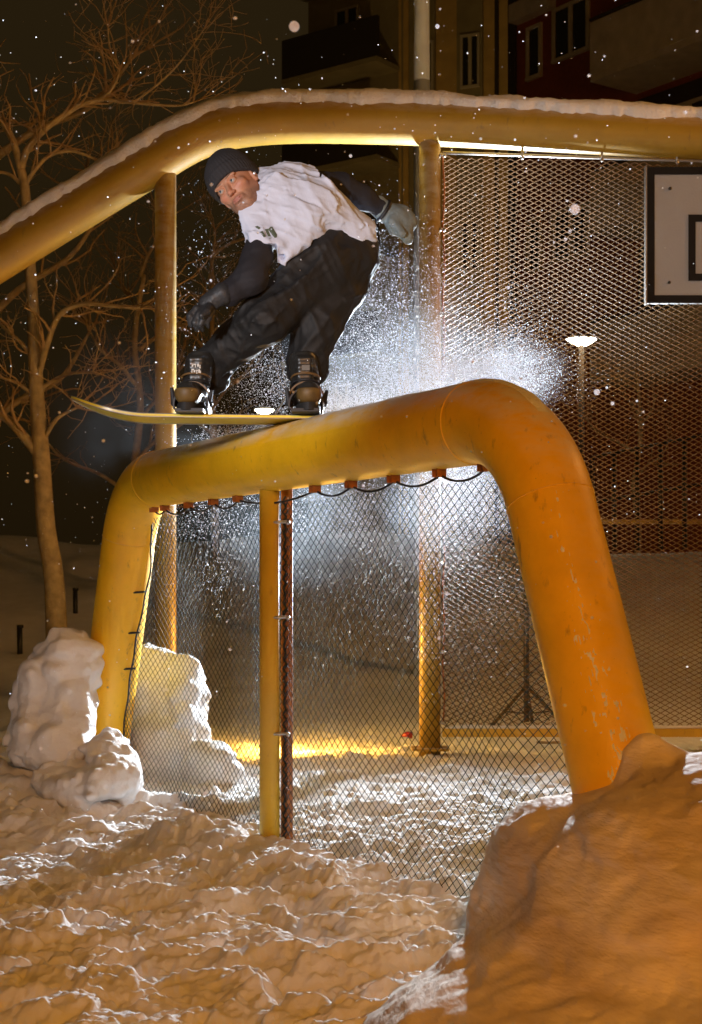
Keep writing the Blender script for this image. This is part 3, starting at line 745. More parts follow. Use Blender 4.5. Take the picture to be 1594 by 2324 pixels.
# ================================================================== BUILDINGS
def wall_frame(o, u):
    o = np.array(o, float); u = np.array([u[0], u[1], 0.]); u /= np.linalg.norm(u); nrm = np.array([u[1], -u[0], 0])
    return o, [u, nrm, np.array([0, 0, 1.])]
def wbox(b, F, s0, s1, z0, z1, d0, d1):
    o, A = F; c_ = o+A[0]*(s0+s1)/2+A[1]*(d0+d1)/2+np.array([0, 0, (z0+z1)/2]); b.box(c_, (s1-s0, d1-d0, z1-z0), A)
def window(F, s0, s1, z0, z1, bld, panes=2, curtain=False):
    b = MB(); wbox(b, F, s0, s1, z1-.07, z1, -.02, .06); wbox(b, F, s0, s1, z0, z0+.07, -.02, .08)
    wbox(b, F, s0, s0+.07, z0+.07, z1-.07, -.02, .06); wbox(b, F, s1-.07, s1, z0+.07, z1-.07, -.02, .06)
    for k in range(1, panes):
        c_ = s0+(s1-s0)*k/panes; wbox(b, F, c_-.05, c_+.05, z0+.07, z1-.07, -.02, .05)
    o = b.build('window', M['frame'], bld, False)
    b = MB(); wbox(b, F, s0+.05, s1-.05, z0+.05, z1-.05, -.01, .02); b.build('pane', M['glass'], o, False)
    if curtain:
        b = MB(); wbox(b, F, s0+.08, s0+(s1-s0)*.42, z0+.09, z1-.09, .022, .026); b.build('curtain', M['curtain'], o, False)
def s_at(F, px):
    o, A = F; k = (px-797)/FP; return (k*o[1]-o[0])/(A[0][0]-k*A[0][1])
def z_at(F, s, py): o, A = F; Y = o[1]+A[0][1]*s; return CAMZ+(HZ-py)/FP*Y
# red brick house
U = (.715, -1.0)
F = wall_frame((6.4-.715*4.2, 28+4.2, 0), U)   # s grows toward the camera/right
B1 = thing('brick_house', F[0], 'dark red brick apartment house with pale windows and balconies, top right', 'building')
b = MB(); wbox(b, F, 0, 9.5, -1, 17, -9, 0); b.build('wall', M['brick'], B1, False)
b = MB(); wbox(b, F, -.12, .10, -1, 17, -.1, .06); b.build('corner_pipe', M['dark'], B1, False)
def win_px(F, xa, xb, ya, yb, B, **kw):
    sa, sb = s_at(F, xa), s_at(F, xb); sm = (sa+sb)/2; window(F, min(sa, sb), max(sa, sb), z_at(F, sm, yb), z_at(F, sm, ya), B, **kw)
win_px(F, 1198, 1232, 58, 180, B1, panes=1)
win_px(F, 1257, 1340, 5, 130, B1, panes=2)
win_px(F, 1198, 1232, 500, 620, B1, panes=1); win_px(F, 1257, 1340, 470, 590, B1, panes=2)
Fo = (F[0]+F[1][1]*1.2, F[1]); sa = s_at(Fo, 1341); sb = s_at(Fo, 1640)
za = z_at(Fo, sa, 162); pitch = 2.8
for k in (-2, -1, 0, 1, 2):
    z = za+k*pitch-.08
    b = MB(); wbox(b, F, sa, sb+1.4, z-.12, z, 0, 1.2); b.build('balcony_slab', M['parapet'], B1, False)
    b = MB(); wbox(b, F, sa, sb+1.4, z, z+.98, 1.14, 1.22); wbox(b, F, sa, sa+.06, z, z+.98, 0, 1.13); b.build('balcony_parapet', M['parapet'], B1, False)
    b = MB(); wbox(b, F, sa, sb+1.4, z+1.0, z+1.05, 1.12, 1.24); b.build('balcony_rail', M['dark'], B1, False)
    b = MB(); wbox(b, F, sa+.08, sb+1.3, z, z+2.55, .002, .03); b.build('recess_panel', M['dark'], B1, False)
    Fw = F
    window(Fw, sa+.9, sa+2.3, z+.85, z+2.2, B1, panes=3, curtain=True)
    window(Fw, sa+2.7, sa+3.6, z+.1, z+2.2, B1, panes=1)
b = MB(); wbox(b, F, .12, s_at(F, 1262), z_at(F, .3, 52), z_at(F, .3, 12), 0, .25); b.build('ledge', M['parapet'], B1, False)
# ochre house
F2 = wall_frame((P(905, 0, 44)[0], 44, 0), (1.0, -.42))
B2 = thing('ochre_house', F2[0], 'dim ochre apartment house with tall bay strips behind the grey pole', 'building')
s1 = s_at(F2, 1160)
b = MB(); wbox(b, F2, 0, s1, -1, 22, -8, 0); b.build('wall', M['ochre'], B2, False)
for xa, xb in ((1040, 1098), (932, 990)):
    b = MB(); wbox(b, F2, s_at(F2, xa), s_at(F2, xb), 0, 22, .0, .12); b.build('bay_strip', M['olive'], B2, False)
b = MB(); wbox(b, F2, s_at(F2, 1125), s_at(F2, 1133), 0, 22, .0, .1); b.build('downpipe', M['dark'], B2, False)
F2b = (F2[0]+F2[1][1]*.12, F2[1])
for k in range(-3, 3):
    win_px(F2b, 1046, 1090, 78-k*420, 200-k*420, B2, panes=2); win_px(F2b, 940, 985, 95-k*420, 215-k*420, B2, panes=2)
# olive house with dark balconies
F3 = wall_frame((P(640, 0, 40)[0], 46, 0), (1.0, -.9))
F3 = wall_frame((P(700, 0, 46)[0], 46, 0), (1.0, -.75))
B3 = thing('olive_house', F3[0], 'very dark olive apartment house with stepped black balconies left of the grey pole', 'building')
s1 = s_at(F3, 915)
b = MB(); wbox(b, F3, 0, s1, -1, 24, -8, 0); b.build('wall', M['olive'], B3, False)
zz0 = z_at(F3, .2, 200)
for k in range(-4, 3):
    z = zz0+k*2.75
    b = MB(); wbox(b, F3, -.1, s1*.97, z, z+1.15, 1.0, 1.12); wbox(b, F3, -.1, 0, z, z+1.15, 0, 1.0); b.build('balcony_front', M['dark'], B3, False)
    b = MB(); wbox(b, F3, -.1, s1*.97, z-.14, z-.002, 0, 1.14); b.build('balcony_slab', M['olive'], B3, False)
    window(F3, s1*.30, s1*.55, z+.1, z+2.1, B3, panes=2)

# ================================================================== SNOWBOARD
BY = 5.92; BZ = 1.660
sb_ = thing('snowboard', (P(600, 0, BY)[0], BY, BZ), 'yellow snowboard sliding across the goal bar, nose raised to the left', 'snowboard')
LB_ = 1.53; n = 64; mcols = 8; top = []; xc0 = P(165, 0, BY)[0]
yaw = R(3)
def board_grid(zoff):
    g = []
    for i in range(n+1):
        s = i/n*LB_; e = min(s, LB_-s); half = .125-.012*math.sin(math.pi*np.clip((s-.25)/(LB_-.5), 0, 1))
        if e < .17: half = .125*math.sqrt(max(0, 1-((.17-e)/.172)**2.2))
        lift = .075*max(0, (.30-e)/.30)**1.9
        camb = -.004*math.sin(math.pi*s/LB_)
        for j in range(mcols+1):
            yy = (j/mcols*2-1)*half; x = xc0+s*math.cos(yaw)-yy*math.sin(yaw); y = BY+yy*math.cos(yaw)-.02+s*math.sin(yaw)*.6
            g.append((x, y, BZ+lift+camb+zoff+.006*(1-s/LB_)))
    return g
def grid_solid(zb, zt):
    A_ = board_grid(zb)+board_grid(zt); N1 = (n+1)*(mcols+1); w_ = mcols+1; fs = []
    for i in range(n):
        for j in range(mcols):
            a = i*w_+j; fs.append((a, a+1, a+w_+1, a+w_)); fs.append((N1+a, N1+a+w_, N1+a+w_+1, N1+a+1))
        for j, s in ((0, 1), (mcols, -1)):
            a = i*w_+j; q_ = (a, a+w_, N1+a+w_, N1+a); fs.append(q_ if s > 0 else q_[::-1])
    for j in range(mcols):
        fs.append((j, j+N1, j+1+N1, j+1)); a = n*w_+j; fs.append((a, a+1, a+1+N1, a+N1))
    return A_, fs
Mb = mat('yellow_board_base', (.82, .70, .06), .30, var=.25, vscale=14, aniso=(.4, 6, 1), coat=.4)
Mt = mat('board_topsheet', (.10, .10, .09), .4)
A_, fs = grid_solid(0, .009); o = mesh_obj('base', A_, fs, Mb, sb_); auto_smooth(o, 50)
A_, fs = grid_solid(.0092, .0120); o = mesh_obj('topsheet', A_, fs, Mt, sb_); auto_smooth(o, 50)
e_ = [board_grid(-.001)[i*(mcols+1)] for i in range(n+1)]; b = MB(); b.tube(e_, .0022, 6); b.build('steel_edge', M['galv'], sb_)
e_ = [board_grid(-.001)[i*(mcols+1)+mcols] for i in range(n+1)]; b = MB(); b.tube(e_, .0022, 6); b.build('steel_edge', M['galv'], sb_)
TOPZ = BZ+.013
Mbind = mat('binding_black', (.016, .016, .018), .55)
Mstrap = mat('strap_tan', (.16, .09, .03), .5)

# ================================================================== SNOWBOARDER
per = thing('person', P(600, 940, 5.92), 'snowboarder in black beanie, white t-shirt and baggy black pants crouching over the board', 'person')
def folds(p, dirn, freq, amp, seed, sharp=2):
    """cloth folds: noise stretched along dirn"""
    d = np.array(dirn, float); d /= np.linalg.norm(d); a = p@d
    q = p-a[:, None]*d[None]*.78
    n1 = vnoise(q*freq, seed); n2 = vnoise(q*freq*2.1+5, seed+1)
    r = 1-np.abs(n1)*1.0; r2 = 1-np.abs(n2)
    return amp*(r**sharp-.45)+amp*.45*(r2**sharp-.45)

# ---- head frame
Fw_ = np.array([-.34, -.90, -.22]); Fw_ /= np.linalg.norm(Fw_)
Uw = np.array([-.64, 0, .77]); Uw = Uw-Fw_*(Uw@Fw_); Uw /= np.linalg.norm(Uw)
yb = -Fw_; xb = np.cross(yb, Uw); H3 = np.stack([xb, yb, Uw], 1)      # columns: his left, back, up
HC = P(538, 423, 5.88)
def HL(v): return HC+H3@np.array(v, float)
def head_local(q):
    d = sd_ell(q, (0, .012, .025), (.078, .098, .092))
    d = su(d, sd_ell(q, (0, -.030, -.045), (.058, .060, .062)), .035)          # mid face
    d = su(d, sd_ell(q, (0, -.042, -.090), (.040, .042, .030)), .032)          # chin
    for s in (-1, 1):
        d = su(d, sd_cone(q, (s*.052, .005, -.055), (s*.022, -.062, -.096), .020, .014), .025)   # jaw
        d = su(d, sd_ell(q, (s*.041, -.066, -.022), (.024, .020, .018)), .020)                 # cheek bone
        d = su(d, sd_ell(q, (s*.028, -.083, .020), (.026, .012, .009)), .012)                  # brow
        d = sub(d, sd_ell(q, (s*.031, -.098, .001), (.021, .016, .013)), .010)                 # socket
    d = su(d, sd_cone(q, (0, -.086, .008), (0, -.110, -.032), .007, .0115), .010)                # nose
    for s in (-1, 1):
        d = su(d, sd_ell(q, (s*.012, -.100, -.036), (.008, .010, .007)), .006)
        d = sub(d, sd_ell(q, (s*.0065, -.108, -.0445), (.0035, .005, .004)), .003)
        d = sub(d, sd_cone(q, (s*.018, -.100, -.040), (s*.034, -.080, -.066), .0018, .0018), .010)  # nasolabial
    d = su(d, sd_ell(q, (0, -.084, -.066), (.026, .014, .016)), .012)
    d = su(d, sd_ell(q, (0, -.0965, -.0605), (.020, .0055, .0042)), .004)
    d = su(d, sd_ell(q, (0, -.0955, -.0705), (.018, .0062, .0052)), .004)
    d = sub(d, sd_cone(q, (-.024, -.0945, -.0655), (.024, -.0945, -.0655), .0016, .0016), .003)
    d = sub(d, sd_ell(q, (0, -.092, -.0805), (.013, .005, .004)), .008)
    for s in (-1, 1):
        e = sd_ell(q, (s*.079, .012, -.008), (.008, .018, .030)); e = sub(e, sd_ell(q, (s*.086, .008, -.006), (.006, .010, .018)), .004)
        d = su(d, e, .008)
        # eyelids
        lid = np.maximum(sd_ell(q, (s*.031, -.0835, .001), (.0148, .0135, .0135)), -sd_ell(q, (s*.031, -.100, -.0015), (.0125, .020, .0045)))
        d = su(d, lid, .002)
    d = su(d, sd_cone(q, (0, .015, -.055), (.015, .050, -.165), .054, .060), .03)
    return d
hv, hq = polymesh(head_local, (-.105, -.13, -.20), (.105, .13, .13), .0024); hv = relax(hv, hq, 1, .35)
def skin_mat():
    m = bpy.data.materials.new('skin'); m.use_nodes = True; N = m.node_tree.nodes; L = m.node_tree.links; b = N['Principled BSDF']
    a = N.new('ShaderNodeVertexColor'); a.layer_name = 'tone'; L.new(a.outputs[0], b.inputs['Base Color'])
    b.inputs['Roughness'].default_value = .48; b.inputs['Subsurface Weight'].default_value = .12; b.inputs['Subsurface Radius'].default_value = (.012, .005, .003)
    b.inputs['Subsurface Scale'].default_value = 1
    t = N.new('ShaderNodeTexCoord'); n = N.new('ShaderNodeTexNoise'); n.inputs['Scale'].default_value = 260; L.new(t.outputs['Object'], n.inputs[0])
    bp = N.new('ShaderNodeBump'); bp.inputs['Strength'].default_value = .35; bp.inputs['Distance'].default_value = .002
    L.new(n.outputs[0], bp.inputs['Height']); L.new(bp.outputs[0], b.inputs['Normal']); return m
M['skin'] = skin_mat()
tone = np.tile(np.array([.52, .27, .17]), (len(hv), 1))
def blend(mask, c_):
    global tone; tone = tone*(1-mask[:, None])+np.array(c_)*mask[:, None]
x_, y_, z_ = hv.T; sp_ = (fbm(hv*260, 2, 7)*.5+.5)
beard = sstep(-.046, -.068, z_)*sstep(.03, -.01, y_)*(1-.6*np.exp(-((x_/.02)**2+((z_+.066)/.008)**2)))
blend(np.clip(beard*(.35+.45*sp_), 0, .75), (.20, .12, .085))
blend(.8*np.exp(-((x_/.021)**4+((z_+.0655)/.009)**4))*(y_ < -.08), (.42, .15, .12))
for s in (-1, 1):
    blend(.55*np.exp(-(((x_-s*.040)/.02)**2+((z_+.028)/.014)**2))*(y_ < -.03), (.56, .20, .13))
    blend(.85*np.exp(-(((x_-s*.031)/.019)**4+((z_-.0195-.004*np.abs(x_)/.03)/.0035)**4))*(y_ < -.06), (.16, .10, .06))
blend(.5*np.exp(-((x_/.014)**2+((z_+.033)/.012)**2))*(y_ < -.09), (.60, .23, .15))

# joints
J = dict(neck=P(592, 442, 5.92), chest=P(650, 462, 5.95), belly=P(735, 508, 5.98), pelv=P(790, 568, 6.03),
         shL=P(668, 415, 5.97), elL=P(778, 430, 6.06), wrL=P(860, 472, 6.12), shR=P(588, 512, 5.86), elR=P(570, 636, 5.77), wrR=P(498, 674, 5.73),
         hipL=P(812, 590, 6.06), knL=P(712, 748, 5.92), anL=P(694, 905, 5.94), hipR=P(745, 592, 5.97), knR=P(598, 728, 5.84), anR=P(447, 905, 5.92))
def body(p):
    d = sd_cone(p, J['chest'], J['belly'], .085, .080); d = su(d, sd_cone(p, J['belly'], J['pelv'], .080, .085), .04)
    d = su(d, sd_cone(p, J['neck'], J['chest'], .05, .08), .04)
    for s, rr in (('L', 1), ('R', 1)):
        d = su(d, sd_cone(p, J['chest'], J['sh'+s], .06, .042), .03)
        d = su(d, sd_cone(p, J['sh'+s], J['el'+s], .040, .036), .02); d = su(d, sd_cone(p, J['el'+s], J['wr'+s], .038, .026), .015)
        kn = P(718, 742, 5.96) if s == 'L' else P(600, 728, 5.85); sh = P(694, 835, 5.96) if s == 'L' else P(468, 832, 5.95)
        d = su(d, sd_cone(p, J['hip'+s], kn, .070, .050), .03); d = su(d, sd_cone(p, kn, sh, .048, .036), .02); d = su(d, sd_cone(p, sh, J['an'+s], .036, .030), .02)
    return d
bv, bq = polymesh(body, (-.75, 5.55, 1.66), (.25, 6.35, 2.75), .009)
allv = np.concatenate([hv@H3.T+HC, bv]); allq = np.concatenate([hq, bq+len(hv)])
bo = mesh_obj('body', allv, allq, M['skin'], per)
ca = bo.data.color_attributes.new('tone', 'FLOAT_COLOR', 'POINT')
full = np.ones((len(allv), 4), np.float32); full[:, :3] = (.52, .27, .17); full[:len(hv), :3] = tone; ca.data.foreach_set('color', full.ravel())
# eyes
Meye = mat('eye_white', (.40, .36, .33), .15); Miris = mat('iris', (.05, .09, .11), .1)
for s in (-1, 1):
    b = MB(); b.ball(HL((s*.031, -.0835, .001)), .0128, 20, 14); e = b.build('eye', Meye, per)
    g = np.array([-.18, -1, .10]); g /= np.linalg.norm(g)
    b = MB(); c_ = np.array([s*.031, -.0835, .001])+g*.0098; b.tube([HL(c_), HL(c_+g*.0034)], [.0058, .0042], 16); b.build('iris', Miris, e)
# ---- beanie
def beanie(q):
    ang = np.arctan2(q[:, 0], q[:, 1]-.01); rib = .0012*np.cos(ang*46)
    o = sd_ell(q, (0, .020, .050), (.096, .114, .098)); o = su(o, sd_ell(q, (0, .050, .098), (.055, .062, .058)), .05)
    i_ = sd_ell(q, (0, .014, .02), (.082, .100, .098))
    zc = q[:, 2]-(.020+.25*(-q[:, 1]-.05)*0)-(-.34)*(q[:, 1]+.06)     # cut plane: low at back, at brow in front
    o = np.maximum(o-rib, -zc)
    cuff = sd_ell(q, (0, .018, .040), (.1005, .1185, .112))-rib; cuff = np.maximum(cuff, -zc); cuff = np.maximum(cuff, zc-.048)
    o = su(o, cuff, .004)
    return np.maximum(o, -i_)-.0015*vnoise(q*30, 3)
vb, qb = polymesh(beanie, (-.13, -.13, -.10), (.13, .17, .19), .0030); vb = relax(vb, qb, 1, .3)
Mbean = mat('black_knit', (.028, .028, .032), .9, bump=.5, bscale=220, bdist=.003)
mesh_obj('beanie', vb@H3.T+HC, qb, Mbean, per)

# ---- shirt
def shirt(p):
    d = sd_cone(p, P(628, 448, 5.93), P(700, 478, 5.96), .118, .128)
    d = su(d, sd_cone(p, P(700, 478, 5.96), P(800, 540, 6.03), .122, .102), .06)
    d = su(d, sd_cone(p, P(652, 410, 5.97), P(722, 422, 6.01), .070, .066), .045)
    d = su(d, sd_cone(p, P(592, 492, 5.87), P(593, 560, 5.82), .076, .060), .045); d = su(d, sd_cone(p, P(572, 488, 5.84), P(585, 525, 5.82), .046, .05), .03)
    d = su(d, sd_cone(p, P(597, 440, 5.92), P(640, 450, 5.94), .078, .10), .03)
    d = su(d, sd_cone(p, P(700, 520, 5.88), P(650, 590, 5.82), .062, .014), .05)
    d = su(d, sd_cone(p, P(660, 500, 5.86), P(625, 560, 5.82), .075, .030), .04)
    # folds radiating from chest toward waist
    n = folds(p, (.85, .1, -.42), 14, .014, 101, 4); n += folds(p, (.9, .05, -.25), 26, .006, 105, 4); n += folds(p, (.35, .1, -1), 11, .008, 111)
    n += .006*vnoise(p*9, 5)
    d = d-n
    # trim: sleeve ends, neck opening
    a = P(717, 421, 6.0); nrm = np.array([1., .2, .03]); nrm /= np.linalg.norm(nrm)
    near = np.sqrt(((p-a)**2).sum(1)) < .10
    cutL = (p-a)@nrm; d = np.where(near & ((p[:, 2]-a[2]) > -.069), np.maximum(d, cutL), d)
    a2 = P(594, 563, 5.82); n2 = np.array([.12, -.05, -1.]); n2 /= np.linalg.norm(n2)
    nr2 = np.sqrt(((p-a2)**2).sum(1)) < .085; d = np.where(nr2 & (p[:, 0] < P(628, 0, 5.82)[0]), np.maximum(d, (p-a2)@n2), d)
    d = np.maximum(d, -sd_cone(p, P(562, 430, 5.86), P(600, 443, 5.91), .052, .052))
    return d
Mshirt = mat('white_cotton', (.66, .73, .90), .85, bump=.25, bscale=120, bdist=.003, sss=0)
sv, sq = polymesh(shirt, (-.48, 5.66, 2.12), (.14, 6.22, 2.72), .0052); sv = relax(sv, sq, 1, .4)
so = mesh_obj('t_shirt', sv, sq, Mshirt, per)

# ---- long sleeves
Msl = mat('charcoal_sleeve', (.016, .016, .021), .8, bump=.25, bscale=90, bdist=.003)
def sleeveL(p):
    d = sd_cone(p, P(690, 417, 5.99), P(775, 428, 6.05), .058, .056); d = su(d, sd_cone(p, P(775, 428, 6.05), P(828, 453, 6.09), .056, .046), .02)
    d = su(d, sd_cone(p, P(828, 453, 6.09), P(868, 474, 6.12), .044, .034), .02)
    return d-folds(p, (-.2, .3, 1), 24, .006, 121)-.003*vnoise(p*20, 6)
def sleeveR(p):
    d = sd_cone(p, P(594, 548, 5.83), P(569, 632, 5.77), .053, .060); d = su(d, sd_cone(p, P(569, 632, 5.77), P(522, 664, 5.75), .056, .043), .025)
    d = su(d, sd_cone(p, P(522, 664, 5.75), P(492, 677, 5.73), .042, .032), .02)
    return d-folds(p, (1, .3, .35), 24, .006, 131)-.003*vnoise(p*20, 7)
sdf_obj('left_sleeve', sleeveL, (-.25, 5.85, 2.38), (.18, 6.25, 2.72), .0055, Msl, per)
sdf_obj('right_sleeve', sleeveR, (-.60, 5.6, 2.03), (-.24, 5.95, 2.45), .0055, Msl, per)

# ---- gloves
def mitt(p):
    d = sd_cone(p, P(858, 468, 6.12), P(876, 482, 6.13), .040, .043)
    d = np.where(True, d, d)
    m = sd_ell(p, P(910, 503, 6.13), (.062, .052, .058)); m = su(m, sd_cone(p, P(900, 492, 6.13), P(925, 538, 6.10), .052, .026), .02)
    m = su(m, sd_cone(p, P(895, 505, 6.09), P(912, 530, 6.06), .024, .017), .012)
    d = su(d, m, .008)
    return d-folds(p, (.5, .1, -.8), 30, .005, 141)-.004*vnoise(p*26, 8)
Mmit = mat('sage_grey_glove', (.17, .20, .19), .6, bump=.3, bscale=60)
sdf_obj('left_glove', mitt, (.06, 5.95, 2.28), (.32, 6.28, 2.62), .0045, Mmit, per)
b = MB(); a, c_ = P(866, 476, 6.12), P(873, 481, 6.125); b.tube(ring((a+c_)/2, c_-a, .045, 0), .007, 8, False); b.build('glove_strap', Mbind, per)
def chain(pts, rs):
    def f(p):
        d = None
        for (a, c_), (ra, rb) in zip(zip(pts[:-1], pts[1:]), zip(rs[:-1], rs[1:])):
            e = sd_cone(p, a, c_, ra, rb); d = e if d is None else su(d, e, .003)
        return d
    return f
fing = [chain([P(462, 694, 5.74), P(446, 702, 5.70), P(432, 718, 5.69), P(433, 738, 5.70)], [.016, .015, .0135, .010]),
        chain([P(466, 700, 5.72), P(452, 714, 5.68), P(443, 732, 5.67), P(447, 748, 5.69)], [.016, .015, .0135, .010]),
        chain([P(473, 705, 5.71), P(462, 722, 5.67), P(455, 736, 5.67), P(460, 748, 5.69)], [.015, .014, .013, .010]),
        chain([P(481, 706, 5.71), P(474, 721, 5.68), P(470, 732, 5.68), P(473, 741, 5.69)], [.014, .013, .012, .009]),
        chain([P(480, 690, 5.74), P(470, 708, 5.66), P(458, 716, 5.64)], [.018, .016, .012])]
def gloveR(p):
    d = sd_cone(p, P(504, 668, 5.73), P(490, 676, 5.73), .043, .037)
    d = su(d, sd_ell(p, P(472, 690, 5.73), (.038, .030, .034)), .02)
    for f in fing: d = su(d, f(p), .004)
    return d-.002*vnoise(p*35, 9)
Mgl = mat('black_glove', (.03, .032, .035), .5, bump=.3, bscale=80)
sdf_obj('right_glove', gloveR, (-.65, 5.58, 1.96), (-.42, 5.82, 2.18), .0038, Mgl, per)

# ---- pants
def pants(p):
    d = sd_cone(p, P(742, 588, 5.98), P(797, 580, 6.03), .116, .112)
    a = sd_cone(p, P(735, 598, 5.96), P(600, 728, 5.85), .112, .090); a = su(a, sd_cone(p, P(600, 728, 5.87), P(474, 832, 5.98), .090, .068), .05)
    a = su(a, sd_ell(p, P(486, 856, 6.0), (.056, .06, .064)), .03)
    d = su(d, a, .05)
    c_ = sd_cone(p, P(797, 595, 6.05), P(718, 742, 5.96), .112, .088); c_ = su(c_, sd_cone(p, P(718, 742, 5.96), P(694, 835, 5.97), .084, .074), .04)
    c_ = su(c_, sd_ell(p, P(705, 848, 5.99), (.058, .06, .062)), .03)
    d = su(d, c_, .022)
    d = su(d, sd_cone(p, P(690, 590, 5.90), P(665, 600, 5.88), .05, .035), .04)
    n = folds(p, (-.72, -.1, -.62), 12, .015, 151)+folds(p, (.5, .2, -.8), 19, .007, 161)
    low = sstep(P(0, 770, 5.9)[2], P(0, 850, 5.9)[2], p[:, 2]) if False else (1-sstep(P(0, 860, 5.9)[2], P(0, 770, 5.9)[2], p[:, 2]))
    n += low*folds(p, (1, .2, .25), 24, .008, 171)
    d = d-n
    # open waist at top
    w0 = P(760, 520, 5.95); nn = np.array([.10, -.1, 1.]); nn /= np.linalg.norm(nn)
    return d
Mp = mat('black_pants', (.012, .012, .012), .68, bump=.25, bscale=110, bdist=.003, var=.25, vscale=5)
pv, pq = polymesh(pants, (-.66, 5.62, 1.70), (.20, 6.28, 2.50), .0060); pv = relax(pv, pq, 1, .4)
po = mesh_obj('pants', pv, pq, Mp, per)
# pocket flap conforming to thigh
bvh_p = BVHTree.FromPolygons([tuple(x) for x in pv], [tuple(x) for x in pq])
bvh_s = BVHTree.FromPolygons([tuple(x) for x in sv], [tuple(x) for x in sq])
def decal(poly, bvh, off, nu=10, nv_=6, thick=0):
    """bilinear patch given by 4 px corners, laid onto the surface it decorates"""
    vs = []
    for i in range(nu+1):
        for j in range(nv_+1):
            u, v = i/nu, j/nv_
            q = (1-u)*(1-v)*np.array(poly[0])+u*(1-v)*np.array(poly[1])+u*v*np.array(poly[2])+(1-u)*v*np.array(poly[3])
            d = Vector(P(q[0], q[1], 5.0)-np.array([0, 0, CAMZ])).normalized()
            h = bvh.ray_cast(Vector((0, 0, CAMZ)), d)
            if h[0] is None: return None
            vs.append(np.array(h[0]+h[1]*off) if h[1].dot(d) < 0 else np.array(h[0]-h[1]*off))
    w_ = nv_+1; fs = [(i*w_+j, i*w_+j+1, (i+1)*w_+j+1, (i+1)*w_+j) for i in range(nu) for j in range(nv_)]
    return vs, fs
Mprint = mat('green_shirt_print', (.10, .13, .09), .8)
b = MB()
for poly in ([(590, 527), (596, 524), (604, 537), (599, 539)], [(601, 521), (608, 519), (617, 541), (611, 542)], [(608, 520), (613, 517), (628, 538), (624, 541)], [(612, 516), (618, 515), (629, 532), (628, 540)], [(579, 515), (585, 513), (592, 518), (588, 521)]):
    r_ = decal(poly, bvh_s, .0016, 6, 3)
    if r_: b.add(*r_)
b.build('shirt_print', Mprint, so)
for poly in ([(592, 665), (640, 640), (648, 655), (600, 682)], [(770, 548), (812, 556), (810, 562), (768, 554)]):
    b = MB(); r_ = decal(poly, bvh_p, .004, 14, 5)
    if r_: b.add(*r_); b.build('pocket_flap', Mp, po)

